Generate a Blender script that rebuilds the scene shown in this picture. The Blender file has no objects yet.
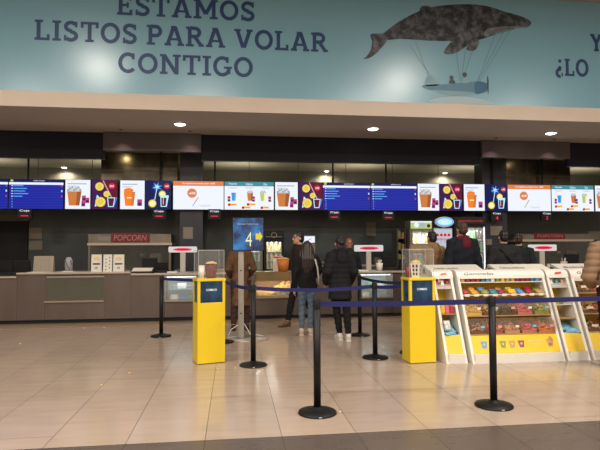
import bpy, bmesh, math, random
from math import sin, cos, pi, atan, tan, sqrt, radians
from mathutils import Vector, Matrix
random.seed(7)
scn = bpy.context.scene
COL = scn.collection
H = 1.48; FPX = 527.84; YAW, PITCH, ROLL = 0.12591, 0.04441, -0.004746
# ------------------------------------------------------------------ camera maths
fw = Vector((sin(YAW)*cos(PITCH), cos(YAW)*cos(PITCH), sin(PITCH)))
rt = Vector((cos(YAW), -sin(YAW), 0)); up = rt.cross(fw)
rt, up = rt*cos(ROLL)+up*sin(ROLL), up*cos(ROLL)-rt*sin(ROLL)
def P(x, y, Y):
    d = fw*FPX + rt*(x-300) - up*(y-225); t = Y/d.y
    return Vector((d.x*t, Y, H+d.z*t))
def PX(x, Y, y=250): return P(x, y, Y).x
def PZ(x, y, Y): return P(x, y, Y).z
def FL(x, y):
    d = fw*FPX + rt*(x-300) - up*(y-225); t = -H/d.z
    return (d.x*t, d.y*t)
# ------------------------------------------------------------------ materials
MATS = {}
def mat(name, col, rough=.5, metal=0, noise=0, nscale=8, bump=0, spec=.5, alpha=1, trans=0, emit=0, coat=0, stretch=None):
    if name in MATS: return MATS[name]
    m = bpy.data.materials.new(name); m.use_nodes = True; nt = m.node_tree; b = nt.nodes['Principled BSDF']
    c = (*col, 1)
    b.inputs['Base Color'].default_value = c; b.inputs['Roughness'].default_value = rough
    b.inputs['Metallic'].default_value = metal; b.inputs['Specular IOR Level'].default_value = spec
    b.inputs['Transmission Weight'].default_value = trans; b.inputs['Alpha'].default_value = alpha
    b.inputs['Coat Weight'].default_value = coat
    if emit:
        b.inputs['Emission Color'].default_value = c; b.inputs['Emission Strength'].default_value = emit
    if noise or bump:
        tc = nt.nodes.new('ShaderNodeTexCoord'); n = nt.nodes.new('ShaderNodeTexNoise'); n.inputs['Scale'].default_value = nscale
        n.inputs['Detail'].default_value = 4
        if stretch:
            mp = nt.nodes.new('ShaderNodeMapping'); mp.inputs['Scale'].default_value = stretch
            nt.links.new(tc.outputs['Object'], mp.inputs['Vector']); nt.links.new(mp.outputs['Vector'], n.inputs['Vector'])
        else: nt.links.new(tc.outputs['Object'], n.inputs['Vector'])
        if noise:
            r = nt.nodes.new('ShaderNodeValToRGB'); r.color_ramp.elements[0].position = .3; r.color_ramp.elements[1].position = .7
            r.color_ramp.elements[0].color = (*[v*(1-noise) for v in col], 1); r.color_ramp.elements[1].color = (*[min(1, v*(1+noise)) for v in col], 1)
            nt.links.new(n.outputs['Fac'], r.inputs['Fac']); nt.links.new(r.outputs['Color'], b.inputs['Base Color'])
            if emit: nt.links.new(r.outputs['Color'], b.inputs['Emission Color'])
        if bump:
            bp = nt.nodes.new('ShaderNodeBump'); bp.inputs['Strength'].default_value = bump; bp.inputs['Distance'].default_value = .01
            nt.links.new(n.outputs['Fac'], bp.inputs['Height']); nt.links.new(bp.outputs['Normal'], b.inputs['Normal'])
    MATS[name] = m; return m
def glow(name, col, s=1.0):
    if name in MATS: return MATS[name]
    m = bpy.data.materials.new(name); m.use_nodes = True; b = m.node_tree.nodes['Principled BSDF']
    b.inputs['Base Color'].default_value = (*[c*.04 for c in col], 1); b.inputs['Roughness'].default_value = .35; b.inputs['Specular IOR Level'].default_value = .15
    b.inputs['Emission Color'].default_value = (*col, 1); b.inputs['Emission Strength'].default_value = s
    MATS[name] = m; return m
def glass(name, tint=(.9, .95, .95), a=.12, rough=.05):
    if name in MATS: return MATS[name]
    m = bpy.data.materials.new(name); m.use_nodes = True; nt = m.node_tree; b = nt.nodes['Principled BSDF']
    out = nt.nodes['Material Output']
    b.inputs['Base Color'].default_value = (*tint, 1); b.inputs['Roughness'].default_value = rough
    t = nt.nodes.new('ShaderNodeBsdfTransparent'); t.inputs['Color'].default_value = (*[.6+.4*v for v in tint], 1)
    mx = nt.nodes.new('ShaderNodeMixShader'); mx.inputs['Fac'].default_value = a
    nt.links.new(t.outputs[0], mx.inputs[1]); nt.links.new(b.outputs[0], mx.inputs[2]); nt.links.new(mx.outputs[0], out.inputs['Surface'])
    MATS[name] = m; return m
# ------------------------------------------------------------------ mesh helpers
class MB:
    """collects geometry and links it as ONE mesh object"""
    def __init__(s): s.v = []; s.f = []; s.mi = []; s.m = []; s.sm = []
    def midx(s, m):
        if m not in s.m: s.m.append(m)
        return s.m.index(m)
    def add(s, vs, fs, m, smooth=False):
        o = len(s.v); s.v += [Vector(v) for v in vs]; k = s.midx(m)
        for f in fs: s.f.append([o+i for i in f]); s.mi.append(k); s.sm.append(smooth)
        return s
    def box(s, x0, x1, y0, y1, z0, z1, m, bev=0, R=None):
        if bev <= 0:
            vs = [(x, y, z) for x in (x0, x1) for y in (y0, y1) for z in (z0, z1)]
            fs = [(0, 1, 3, 2), (4, 6, 7, 5), (0, 4, 5, 1), (2, 3, 7, 6), (0, 2, 6, 4), (1, 5, 7, 3)]
        else:
            bm = bmesh.new(); bmesh.ops.create_cube(bm, size=1)
            for v in bm.verts: v.co = Vector(((x0+x1)/2+v.co.x*(x1-x0), (y0+y1)/2+v.co.y*(y1-y0), (z0+z1)/2+v.co.z*(z1-z0)))
            bmesh.ops.bevel(bm, geom=bm.edges[:], offset=bev, segments=2, affect='EDGES', profile=.5)
            bm.verts.index_update(); vs = [v.co.copy() for v in bm.verts]; fs = [[v.index for v in f.verts] for f in bm.faces]; bm.free()
        if R is not None: vs = [R @ Vector(v) for v in vs]
        return s.add(vs, fs, m)
    def tube(s, pts, rad, m, seg=12, ell=None, cap=True, smooth=True):
        pts = [Vector(p) for p in pts]; n = len(pts)
        if not hasattr(rad, '__len__'): rad = [rad]*n
        vs = []; fs = []; ref = None
        for i, p in enumerate(pts):
            t = (pts[min(i+1, n-1)]-pts[max(i-1, 0)]); t = t.normalized() if t.length > 1e-9 else Vector((0, 0, 1))
            if ref is None: ref = Vector((1, 0, 0)) if abs(t.x) < .8 else Vector((0, 1, 0))
            a = (ref - t*ref.dot(t)); a.normalize(); b = t.cross(a); ref = a
            for k in range(seg):
                th = 2*pi*k/seg; r = rad[i]; rx, ry = (r if hasattr(r, '__len__') else (r, r))
                vs.append(p + a*cos(th)*rx + b*sin(th)*ry)
        for i in range(n-1):
            for k in range(seg):
                k2 = (k+1) % seg; fs.append((i*seg+k, i*seg+k2, (i+1)*seg+k2, (i+1)*seg+k))
        s.add(vs, fs, m, smooth)
        if cap: s.add(vs[:seg], [list(range(seg))[::-1]], m); s.add(vs[-seg:], [list(range(seg))], m)
        return s
    def lathe(s, prof, c, m, seg=24, smooth=True, sx=1, sy=1):
        c = Vector(c); vs = []; fs = []
        for r, z in prof:
            for k in range(seg):
                th = 2*pi*k/seg; vs.append(c+Vector((r*cos(th)*sx, r*sin(th)*sy, z)))
        n = len(prof)
        for i in range(n-1):
            for k in range(seg):
                k2 = (k+1) % seg; fs.append((i*seg+k, i*seg+k2, (i+1)*seg+k2, (i+1)*seg+k))
        s.add(vs, fs, m, smooth)
        s.add(vs[:seg], [list(range(seg))[::-1]], m); s.add(vs[-seg:], [list(range(seg))], m); return s
    def ball(s, c, r, m, seg=10, rings=6, smooth=True, R=None):
        c = Vector(c); rx, ry, rz = r if hasattr(r, '__len__') else (r, r, r); vs = []; fs = []
        for i in range(rings+1):
            ph = pi*i/rings
            for k in range(seg):
                th = 2*pi*k/seg; v = Vector((rx*sin(ph)*cos(th), ry*sin(ph)*sin(th), rz*cos(ph)))
                if R is not None: v = R @ v
                vs.append(c+v)
        for i in range(rings):
            for k in range(seg):
                k2 = (k+1) % seg; fs.append((i*seg+k, (i+1)*seg+k, (i+1)*seg+k2, i*seg+k2))
        return s.add(vs, fs, m, smooth)
    def prism(s, poly, a0, a1, m, axis='x'):
        n = len(poly)
        mk = {'x': lambda a, p: (a, p[0], p[1]), 'y': lambda a, p: (p[0], a, p[1]), 'z': lambda a, p: (p[0], p[1], a)}[axis]
        vs = [mk(a0, p) for p in poly]+[mk(a1, p) for p in poly]
        fs = [list(range(n))[::-1], list(range(n, 2*n))]+[(i, (i+1) % n, n+(i+1) % n, n+i) for i in range(n)]
        return s.add(vs, fs, m)
    def build(s, name, parent=None, loc=None, fix=True):
        me = bpy.data.meshes.new(name); me.from_pydata([tuple(v) for v in s.v], [], s.f)
        for m in s.m: me.materials.append(m)
        me.polygons.foreach_set('material_index', s.mi); me.polygons.foreach_set('use_smooth', s.sm)
        if fix:
            bm = bmesh.new(); bm.from_mesh(me); bmesh.ops.remove_doubles(bm, verts=bm.verts, dist=1e-6); bmesh.ops.recalc_face_normals(bm, faces=bm.faces); bm.to_mesh(me); bm.free()
        o = bpy.data.objects.new(name, me); COL.objects.link(o)
        if parent: o.parent = parent
        if loc: o.location = loc
        return o
def tag(o, label, cat, group=None, kind=None):
    o['label'] = label; o['category'] = cat
    if group: o['group'] = group
    if kind: o['kind'] = kind
    return o
def empty(name, loc, rz=0, label=None, cat=None, group=None):
    o = bpy.data.objects.new(name, None); COL.objects.link(o); o.location = loc; o.rotation_euler = (0, 0, rz); o.empty_display_size = .1
    if label: tag(o, label, cat, group)
    return o
def struct(o): o['kind'] = 'structure'; return o
def copy_tree(o, parent=None):
    c = o.copy(); COL.objects.link(c)
    if parent: c.parent = parent
    for ch in list(o.children): copy_tree(ch, c)
    return c
def rnd(a, b): return a+(b-a)*random.random()
# text ------------------------------------------------------------
TC = {}
def text_geo(body, shear=0, bold=0):
    k = (body, shear, bold)
    if k in TC: return TC[k]
    cu = bpy.data.curves.new('t', 'FONT'); cu.body = body; cu.size = 1; cu.shear = shear; cu.offset = bold; cu.resolution_u = 3
    cu.fill_mode = 'FRONT'
    ob = bpy.data.objects.new('t', cu); COL.objects.link(ob); dg = bpy.context.evaluated_depsgraph_get()
    me = bpy.data.meshes.new_from_object(ob.evaluated_get(dg))
    vs = [v.co.copy() for v in me.vertices]; fs = [list(p.vertices) for p in me.polygons]
    bpy.data.objects.remove(ob); bpy.data.curves.remove(cu); bpy.data.meshes.remove(me)
    x0 = min(v.x for v in vs); x1 = max(v.x for v in vs); y0 = min(v.y for v in vs); y1 = max(v.y for v in vs)
    TC[k] = (vs, fs, x0, x1, y0, y1); return TC[k]
class Flat:
    """flat printed or displayed content on a plane: o origin, a right, b up; layers step toward n"""
    def __init__(s, mb, o, a, b, step=.0008):
        s.mb = mb; s.o = Vector(o); s.a = Vector(a).normalized(); s.b = Vector(b).normalized(); s.n = s.a.cross(s.b); s.step = step
    def pt(s, u, v, l): return s.o+s.a*u+s.b*v+s.n*(l*s.step)
    def poly(s, pts, m, l=1):
        s.mb.add([s.pt(u, v, l) for u, v in pts], [list(range(len(pts)))], m); return s
    def rect(s, u0, v0, u1, v1, m, l=1): return s.poly([(u0, v0), (u1, v0), (u1, v1), (u0, v1)], m, l)
    def circ(s, u, v, r, m, l=1, n=20, ry=None):
        ry = ry or r; return s.poly([(u+r*cos(2*pi*k/n), v+ry*sin(2*pi*k/n)) for k in range(n)], m, l)
    def line(s, u0, v0, u1, v1, w, m, l=1):
        d = Vector((u1-u0, v1-v0)); L = d.length or 1; px, py = -d.y/L*w/2, d.x/L*w/2
        return s.poly([(u0-px, v0-py), (u1-px, v1-py), (u1+px, v1+py), (u0+px, v0+py)], m, l)
    def text(s, body, u, v, h, m, l=2, w=None, align='c', shear=0, bold=0):
        vs, fs, x0, x1, y0, y1 = text_geo(body, shear, bold); k = h/(y1-y0); kx = k if w is None else w/(x1-x0)
        W = (x1-x0)*kx; off = {'c': -W/2, 'l': 0, 'r': -W}[align]
        s.mb.add([s.pt(u+off+(p.x-x0)*kx, v+(p.y-y0)*k, l) for p in vs], fs, m); return s
# ------------------------------------------------------------------ palette
steel = mat('brushed_steel', (.19, .155, .145), .34, .75, noise=.12, nscale=3, stretch=(1, 1, .15))
steel_lt = mat('pale_steel', (.5, .43, .36), .3, .8)
top_m = mat('worktop', (.50, .43, .35), .3, .2)
white = mat('white_lacquer', (.70, .665, .60), .4)
white_p = mat('white_plastic', (.8, .76, .7), .4)
yellow = mat('yellow_lacquer', (.76, .55, .012), .3, coat=.3)
yellow_d = mat('yellow_board', (.74, .50, .02), .5)
black = mat('black_metal', (.006, .006, .007), .5, spec=.3)
black_s = mat('black_satin', (.009, .009, .010), .55, spec=.3)
blackm = mat('black_matte', (.008, .008, .010), .8)
darkg = mat('dark_grey', (.05, .05, .05), .5)
belt_m = mat('blue_webbing', (.006, .008, .10), .75, noise=.1, nscale=60)
belt_d = mat('dark_webbing', (.008, .010, .05), .8)
red = mat('dark_red', (.22, .01, .015), .5)
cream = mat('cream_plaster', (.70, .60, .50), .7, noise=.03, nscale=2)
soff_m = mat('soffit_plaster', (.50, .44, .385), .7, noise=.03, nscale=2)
paper = mat('paper', (.75, .72, .66), .7)
cardb = mat('brown_print', (.22, .09, .03), .6)
popc = mat('popcorn', (.80, .58, .22), .8, noise=.25, nscale=40)
gl = glass('clear_glass')
acr = glass('acrylic', (.95, .95, .93), .035, .03)
gW = glow('screen_white', (.86, .90, 1.0), 1.0)
gB = glow('screen_blue', (.010, .018, .33), 1.0)
gB2 = glow('screen_blue_line', (.03, .06, .52), 1.0)
gBd = glow('screen_dark_blue', (.004, .010, .085), 1.0)
gOr = glow('screen_orange', (.75, .22, .07), 1.0)
gCup = glow('screen_cup_orange', (.62, .2, .05), 1.0)
gCup2 = glow('screen_bright_orange', (.95, .22, .02), 1.0)
gCupD = glow('screen_cup_shade', (.34, .10, .03), 1.0)
gTeal = glow('screen_teal', (.06, .27, .33), 1.0)
gPur = glow('screen_purple', (.05, .006, .09), 1.0)
gMar = glow('screen_maroon', (.11, .005, .035), 1.0)
gYel = glow('screen_yellow', (.80, .60, .06), 1.0)
gYelL = glow('screen_pale_yellow', (1, .9, .4), 1.0)
gRed = glow('screen_red', (.6, .01, .03), 1.0)
gPink = glow('screen_pink', (.5, .05, .2), 1.0)
gNav = glow('screen_navy', (.01, .02, .10), 1.0)
gSky = glow('screen_sky', (.12, .45, .95), 1.0)
gCy = glow('screen_cyan', (.5, .85, 1.0), 1.0)
gPop = glow('screen_popcorn', (.60, .63, .64), 1.0); gPop2 = glow('screen_popcorn_shade', (.36, .38, .38), 1.0)
gGry = glow('screen_grey', (.4, .45, .52), 1.0)
gGrn = glow('screen_green', (.42, .62, .18), 1.0)
gCup3 = glow('screen_cup_blue', (.05, .3, .75), 1.0)
gLed = glow('led_red', (.9, .02, .06), 1.0)
lampW = glow('lamp_glow', (1, .93, .82), 9.0)
coolW = glow('cool_tube', (.85, .95, 1.0), 2.2)

# ================================================================== SETTING
SX = .598; X0 = -.2155; YB = 4.215
def tile_mat(name, col, rough, var):
    m = bpy.data.materials.new(name); m.use_nodes = True; nt = m.node_tree; b = nt.nodes['Principled BSDF']
    at = nt.nodes.new('ShaderNodeAttribute'); at.attribute_name = 'tone'
    tc = nt.nodes.new('ShaderNodeTexCoord'); mp = nt.nodes.new('ShaderNodeMapping'); mp.inputs['Scale'].default_value = (1.2, 5, 1)
    n = nt.nodes.new('ShaderNodeTexNoise'); n.inputs['Scale'].default_value = 1.6; n.inputs['Detail'].default_value = 5
    nt.links.new(tc.outputs['Object'], mp.inputs['Vector']); nt.links.new(mp.outputs['Vector'], n.inputs['Vector'])
    ma = nt.nodes.new('ShaderNodeMath'); ma.operation = 'MULTIPLY_ADD'; ma.inputs[1].default_value = .8
    nt.links.new(n.outputs['Fac'], ma.inputs[0]); nt.links.new(at.outputs['Fac'], ma.inputs[2])
    r = nt.nodes.new('ShaderNodeValToRGB'); r.color_ramp.elements[0].position = .2; r.color_ramp.elements[1].position = 1.1-.1
    r.color_ramp.elements[0].color = (*[c*(1-var) for c in col], 1); r.color_ramp.elements[1].color = (*[min(1, c*(1+var)) for c in col], 1)
    nt.links.new(ma.outputs[0], r.inputs['Fac']); nt.links.new(r.outputs['Color'], b.inputs['Base Color'])
    b.inputs['Roughness'].default_value = rough
    ro = nt.nodes.new('ShaderNodeMapRange'); ro.inputs['To Min'].default_value = rough-.04; ro.inputs['To Max'].default_value = rough+.09
    nt.links.new(n.outputs['Fac'], ro.inputs['Value']); nt.links.new(ro.outputs[0], b.inputs['Roughness'])
    return m
floor_m = tile_mat('beige_floor_tile', (.40, .31, .24), .15, .16)
floor_d = tile_mat('brown_floor_tile', (.105, .082, .068), .26, .14)
grout = mat('grout', (.05, .035, .028), .8)
def tiles(name, x0, x1, y0, y1, m, offs, L=1.2, gap=.0021):
    vs = []; fs = []; tone = []
    i0 = int(math.floor((x0-X0)/SX)); i1 = int(math.ceil((x1-X0)/SX))
    for i in range(i0, i1):
        xa, xb = X0+i*SX+gap, X0+(i+1)*SX-gap; o = offs(i)
        j = int(math.floor((y0-o)/L))
        while o+j*L < y1:
            ya, yb = max(y0, o+j*L)+gap, min(y1, o+(j+1)*L)-gap; j += 1
            if yb-ya < .01: continue
            k = len(vs); t = rnd(.0, .26)
            vs += [(xa, ya, 0), (xb, ya, 0), (xb, yb, 0), (xa, yb, 0)]; fs.append((k, k+1, k+2, k+3)); tone.append(t)
    k = len(vs); vs += [(x0, y0, -.002), (x1, y0, -.002), (x1, y1, -.002), (x0, y1, -.002)]; fs.append((k, k+1, k+2, k+3)); tone.append(0)
    me = bpy.data.meshes.new(name); me.from_pydata(vs, [], fs); me.materials.append(m); me.materials.append(grout)
    me.polygons[-1].material_index = 1
    at = me.attributes.new('tone', 'FLOAT', 'FACE'); at.data.foreach_set('value', tone)
    o = bpy.data.objects.new(name, me); COL.objects.link(o); return struct(o)
def off(i): return {-2: YB+.87, -3: YB+.25, -4: YB+.7, 4: YB, 5: YB+.12, 6: YB+.12}.get(i, YB if -1 <= i <= 3 else YB+((i*7) % 5)*.24)
tiles('floor', -12, 16, YB, 16.4, floor_m, off)
tiles('floor_dark_strip', -12, 16, -6, YB, floor_d, lambda i: YB-.6+(i % 2)*.0)

CZ = 6.72  # foyer ceiling
YF = 10.22; YBK = 12.3; ZS = 4.13; ZBN = 4.42
wall_m = mat('foyer_wall', (.5, .42, .35), .8)
ceil_m = mat('foyer_ceiling', (.42, .36, .32), .8)
struct(MB().box(-12, 16, -6, YF+.3, CZ, CZ+.1, ceil_m).build('ceiling'))
struct(MB().box(-12.1, -12, -6, 16.4, 0, CZ, wall_m).build('wall_left'))
struct(MB().box(16, 16.1, -6, 16.4, 0, CZ, wall_m).build('wall_right'))
struct(MB().box(-12, 16, -6.1, -6, 0, CZ, wall_m).build('wall_behind'))
# soffit body with cream fascia
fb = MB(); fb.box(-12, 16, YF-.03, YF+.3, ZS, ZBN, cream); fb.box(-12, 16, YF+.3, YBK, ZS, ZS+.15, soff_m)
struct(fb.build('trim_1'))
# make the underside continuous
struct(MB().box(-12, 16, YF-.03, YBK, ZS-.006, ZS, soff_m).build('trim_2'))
struct(MB().box(-12, 16, YF, YF+.3, ZBN, CZ, mat('banner_wall', (.2, .22, .22), .6)).build('wall_upper'))
# dark bulkhead
bulk_m = mat('bulkhead_dark', (.008, .008, .017), .5, spec=.25)
for i, (xa, xb) in enumerate(((-12, PX(103, 12.2, 150)), (PX(201, 12.2, 150), PX(482, 12.2, 150)), (PX(570, 12.2, 150), 16))):
    struct(MB().box(xa, xb, YBK, YBK+.12, 3.52, ZS-.006, bulk_m).build('wall_bulkhead'))
ceil_in = mat('bar_ceiling', (.42, .39, .29), .8, noise=.08, nscale=1.5)
struct(MB().box(-12, 16, YBK+.12, 16.1, 3.86, 3.95, ceil_in).build('ceiling_bar'))
bwall = mat('back_wall', (.17, .165, .125), .6, noise=.08, nscale=2)
struct(MB().box(-12, 16, 16.1, 16.3, 0, 3.95, bwall).build('wall_back'))
# partition wall behind the serving line
part_m = mat('partition_panel', (.048, .062, .066), .34, noise=.2, nscale=1.2)
struct(MB().box(-12, 16, 14.62, 14.72, 0, 2.96, part_m).build('wall_partition'))
colm = mat('column_clad', (.085, .066, .07), .42, noise=.1, nscale=2)
coln = mat('column_dark', (.020, .022, .036), .35)
def column(xa, xb, xc, n):
    # casing above, slim post below
    b = MB(); X1, X2 = sorted((PX(xa, 12.2, 150), PX(xb, 12.2, 150)))
    b.box(X1, X2, 12.2, YBK, 3.70, ZS-.006, colm)
    struct(b.build('trim_%d' % (int(n[5:])+2)))
    X1, X2 = sorted((PX(xc[0], 13.24, 170), PX(xc[1], 13.24, 170)))
    struct(MB().box(X1, X2, 13.24, 13.7, 0, 3.86, coln).build(n))
column(103, 201, (180, 203), 'trim_3'); column(482, 570, (482, 506), 'trim_4')

# ------------------------------------------------------------------ banner
def banner_mat():
    m = bpy.data.materials.new('banner_print'); m.use_nodes = True; nt = m.node_tree; b = nt.nodes['Principled BSDF']
    tc = nt.nodes.new('ShaderNodeTexCoord'); sx = nt.nodes.new('ShaderNodeSeparateXYZ'); nt.links.new(tc.outputs['Object'], sx.inputs[0])
    mr = nt.nodes.new('ShaderNodeMapRange'); mr.inputs['From Min'].default_value = ZBN; mr.inputs['From Max'].default_value = CZ
    nt.links.new(sx.outputs['Z'], mr.inputs['Value'])
    r = nt.nodes.new('ShaderNodeValToRGB'); e = r.color_ramp.elements
    e[0].color = (.21, .44, .56, 1); e[1].position = .95; e[1].color = (.05, .12, .155, 1)
    k = e.new(.45); k.color = (.125, .30, .40, 1)
    nt.links.new(mr.outputs[0], r.inputs['Fac']); nt.links.new(r.outputs['Color'], b.inputs['Base Color'])
    b.inputs['Roughness'].default_value = .27; b.inputs['Specular IOR Level'].default_value = .8
    return m
B = empty('wall_banner', (2, YF, ZBN), 0, 'huge teal sky banner with slab lettering and a whale carrying an aeroplane', 'banner')
cw = MB().box(-14, 14, -.02, 0, .0, CZ-ZBN-.005, banner_mat()).build('banner_sheet', B)
ink = mat('navy_ink', (.020, .055, .17), .42)
# slab letters on a 1-high grid; strokes of width t, serifs s
def arc(cx, cy, rx, ry, a0, a1, n=14): return [(cx+rx*cos(radians(a0+(a1-a0)*k/n)), cy+ry*sin(radians(a0+(a1-a0)*k/n))) for k in range(n+1)]
GL = {
 'E': (.62, [[(.14, 0), (.14, 1)], ], [(.0, 0, .60, .13), (.0, .87, .58, 1), (.14, .44, .46, .56), (.49, 0, .60, .28), (.47, .74, .58, 1), (.38, .36, .46, .64)]),
 'L': (.60, [[(.15, 0), (.15, 1)]], [(.0, 0, .58, .13), (.0, .88, .32, 1), (.47, 0, .58, .30)]),
 'I': (.34, [[(.17, 0), (.17, 1)]], [(.0, 0, .34, .12), (.0, .88, .34, 1)]),
 'T': (.70, [[(.35, 0), (.35, 1)]], [(.18, 0, .52, .12), (.0, .87, .70, 1), (.0, .70, .11, 1), (.59, .70, .70, 1)]),
 'S': (.60, [arc(.30, .73, .20, .20, 30, 270)+arc(.30, .27, .21, .20, 90, -150)], [(.46, .70, .55, .98), (.03, .02, .12, .30)]),
 'O': (.78, [arc(.39, .5, .31, .43, 0, 360, 28)], []),
 'C': (.68, [arc(.38, .5, .30, .43, 45, 318, 24)], [(.53, .68, .63, .98)]),
 'G': (.76, [arc(.38, .5, .30, .43, 45, 330, 24), [(.63, .12), (.63, .44)]], [(.44, .38, .76, .49), (.53, .68, .63, .98)]),
 'N': (.82, [[(.15, 0), (.15, 1)], [(.66, 0), (.66, 1)], [(.17, .95), (.64, .05)]], [(.0, 0, .30, .12), (.0, .88, .24, 1), (.50, .88, .82, 1)]),
 'M': (.98, [[(.16, 0), (.16, 1)], [(.82, 0), (.82, 1)], [(.18, .96), (.49, .25)], [(.80, .96), (.49, .25)]], [(.0, 0, .32, .12), (.66, 0, .98, .12), (.0, .88, .22, 1), (.76, .88, .98, 1)]),
 'A': (.80, [[(.13, .06), (.37, .95)], [(.67, .06), (.43, .95)]], [(.0, 0, .27, .12), (.53, 0, .80, .12), (.22, .27, .58, .38), (.26, .88, .48, 1)]),
 'V': (.78, [[(.13, .94), (.37, .05)], [(.65, .94), (.41, .05)]], [(.0, .88, .27, 1), (.51, .88, .78, 1)]),
 'P': (.64, [[(.15, 0), (.15, 1)], [(.15, .93), (.36, .93)]+arc(.36, .70, .19, .23, 90, -90, 10)+[(.15, .47)]], [(.0, 0, .34, .12), (.0, .88, .2, 1)]),
 'R': (.74, [[(.15, 0), (.15, 1)], [(.15, .93), (.36, .93)]+arc(.36, .72, .19, .21, 90, -90, 10)+[(.15, .51)], [(.36, .5), (.62, .06)]], [(.0, 0, .32, .12), (.0, .88, .2, 1), (.52, 0, .74, .12)]),
 'Y': (.76, [[(.13, .94), (.38, .48)], [(.63, .94), (.38, .48)], [(.38, .5), (.38, 0)]], [(.0, .88, .27, 1), (.49, .88, .76, 1), (.22, 0, .54, .12)]),
 '¿': (.50, [[(.28, .55), (.28, .38)]+arc(.26, .16, .17, .20, 80, 290, 14)], [(.20, .76, .37, .93), (.36, -.04, .45, .16)]),
}
def slab(o, word, u, v, h, m, tr=.08, width=None, th=.185, sp=.30):
    W = sum(GL[c][0]+tr if c != ' ' else sp for c in word)-tr
    kx = (width/W) if width else h
    for c in word:
        if c == ' ': u += sp*kx; continue
        w, st, bars = GL[c]; mb = MB(); fl = Flat(mb, o, (1, 0, 0), (0, 0, 1))
        for si, p in enumerate(st):
            q = []
            for a in p:
                a = Vector((u+a[0]*kx, v+a[1]*h))
                if not q or (a-q[-1]).length > 1e-4: q.append(a)
            lf = []; n_ = len(q); closed = (q[0]-q[-1]).length < 1e-3
            for i in range(n_):
                if closed and i in (0, n_-1): d_ = q[1]-q[-2]
                else: d_ = q[min(i+1, n_-1)]-q[max(i-1, 0)]
                d_.normalize(); pn = Vector((-d_.y, d_.x))*th*h/2; lf.append((q[i]-pn, q[i]+pn))
            mb.add([fl.pt(w_.x, w_.y, 2+si*.6) for pr in lf for w_ in pr], [(2*i, 2*i+2, 2*i+3, 2*i+1) for i in range(n_-1)], m)
        for bi, b0 in enumerate(bars): fl.rect(u+b0[0]*kx, v+b0[1]*h, u+b0[2]*kx, v+b0[3]*h, m, 4.2+bi*.5)
        u += (w+tr)*kx; mb.build('letter', B, fix=False)
def bpt(x, y): q = P(x, y, YF-.022); return (q.x-2, q.z-ZBN)
def line_text(word, xl, yl, xr, yr, h=.385):
    a = bpt(xl, yl); b = bpt(xr, yr)
    slab((0, -.022, 0), word, a[0], (a[1]+b[1])/2, h, ink, width=b[0]-a[0])
line_text('ESTAMOS', 117, 14.5, 255, 21.5); line_text('LISTOS PARA VOLAR', 34.5, 39, 328, 53); line_text('CONTIGO', 118, 72.3, 253, 77.3)
a = bpt(555.5, 75.5); c = bpt(590.5, 51)
slab((0, -.022, 0), '¿LO', a[0], a[1], .37, ink); slab((0, -.022, 0), 'Y', c[0], c[1], .37, ink)
# whale print
def mottled(name, c0, c1, sc, p0=.42, p1=.72):
    m = mat(name, c0, .45, noise=.5, nscale=sc); nt = m.node_tree
    for n in nt.nodes:
        if n.type == 'TEX_NOISE': n.inputs['Detail'].default_value = 12; n.inputs['Roughness'].default_value = .72
        if n.type == 'VALTORGB': n.color_ramp.elements[0].position = p0; n.color_ramp.elements[1].position = p1; n.color_ramp.elements[0].color = (*c0, 1); n.color_ramp.elements[1].color = (*c1, 1)
    return m
wh = mottled('whale_print', (.013, .017, .024), (.15, .17, .20), 5.5, .45, .68); whl = mat('whale_belly_print', (.20, .21, .22), .45, noise=.2, nscale=9)
whd = mottled('whale_fin_print', (.02, .025, .034), (.18, .20, .23), 5, .42, .64)
def curve_poly(pts, n=4, closed=True):
    out = []; N = len(pts)
    for i in range(N):
        p0, p1, p2, p3 = [Vector(pts[(i+k) % N]) for k in (-1, 0, 1, 2)]
        for k in range(n):
            t = k/n; out.append(tuple(.5*((2*p1)+(-p0+p2)*t+(2*p0-5*p1+4*p2-p3)*t*t+(-p0+3*p1-3*p2+p3)*t**3)))
    return out
def cp(L, o=(360, 0), k=3.333, n=4): return [bpt(o[0]+x/k, o[1]+y/k) for x, y in curve_poly(L, n)]
w = MB(); F = Flat(w, (0, -.022, 0), (1, 0, 0), (0, 0, 1))
body = [(92, 100), (130, 72), (180, 45), (230, 26), (300, 16), (370, 14), (430, 22), (480, 38), (530, 52), (562, 66), (570, 78), (560, 90), (535, 93), (500, 96), (460, 108), (430, 122), (400, 132), (360, 137), (310, 137), (240, 136), (180, 132), (130, 130), (95, 133), (84, 128), (80, 112)]
F.poly(cp(body), wh, 1)
F.poly(cp([(96, 98), (84, 108), (66, 112), (44, 112), (34, 118), (40, 140), (34, 168), (22, 188), (10, 197), (34, 192), (56, 176), (74, 156), (90, 134)]), whd, 2)
F.poly(cp([(202, 40), (204, 22), (226, 20), (240, 30)]), wh, 2)
F.poly(cp([(345, 100), (320, 122), (296, 148), (280, 170), (284, 180), (310, 180), (335, 168), (362, 148), (392, 122), (405, 105), (380, 95)]), whd, 3)
F.poly(cp([(380, 132), (358, 152), (356, 166), (374, 170), (388, 162), (398, 138)]), whd, 2)
F.poly(cp([(566, 86), (535, 88), (490, 88), (450, 92), (425, 98), (412, 112), (418, 122), (440, 116), (465, 106), (500, 97), (540, 93)]), whl, 3)
for k in range(5): F.line(*bpt(360+(424+k*3)/3.333, (104+k*4)/3.333), *bpt(360+(500+k*4)/3.333, (90+k*1.4)/3.333), .008, wh, 4)
w.build('whale_print', B, fix=False)
w = MB(); F = Flat(w, (0, -.022, 0), (1, 0, 0), (0, 0, 1))
pb = mat('plane_blue_print', (.10, .24, .35), .45); pl_ = mat('plane_pale_print', (.22, .40, .48), .45); pdk = mat('plane_dark_print', (.05, .08, .10), .45); cl = mat('cloud_print', (.42, .56, .60), .5)
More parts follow.
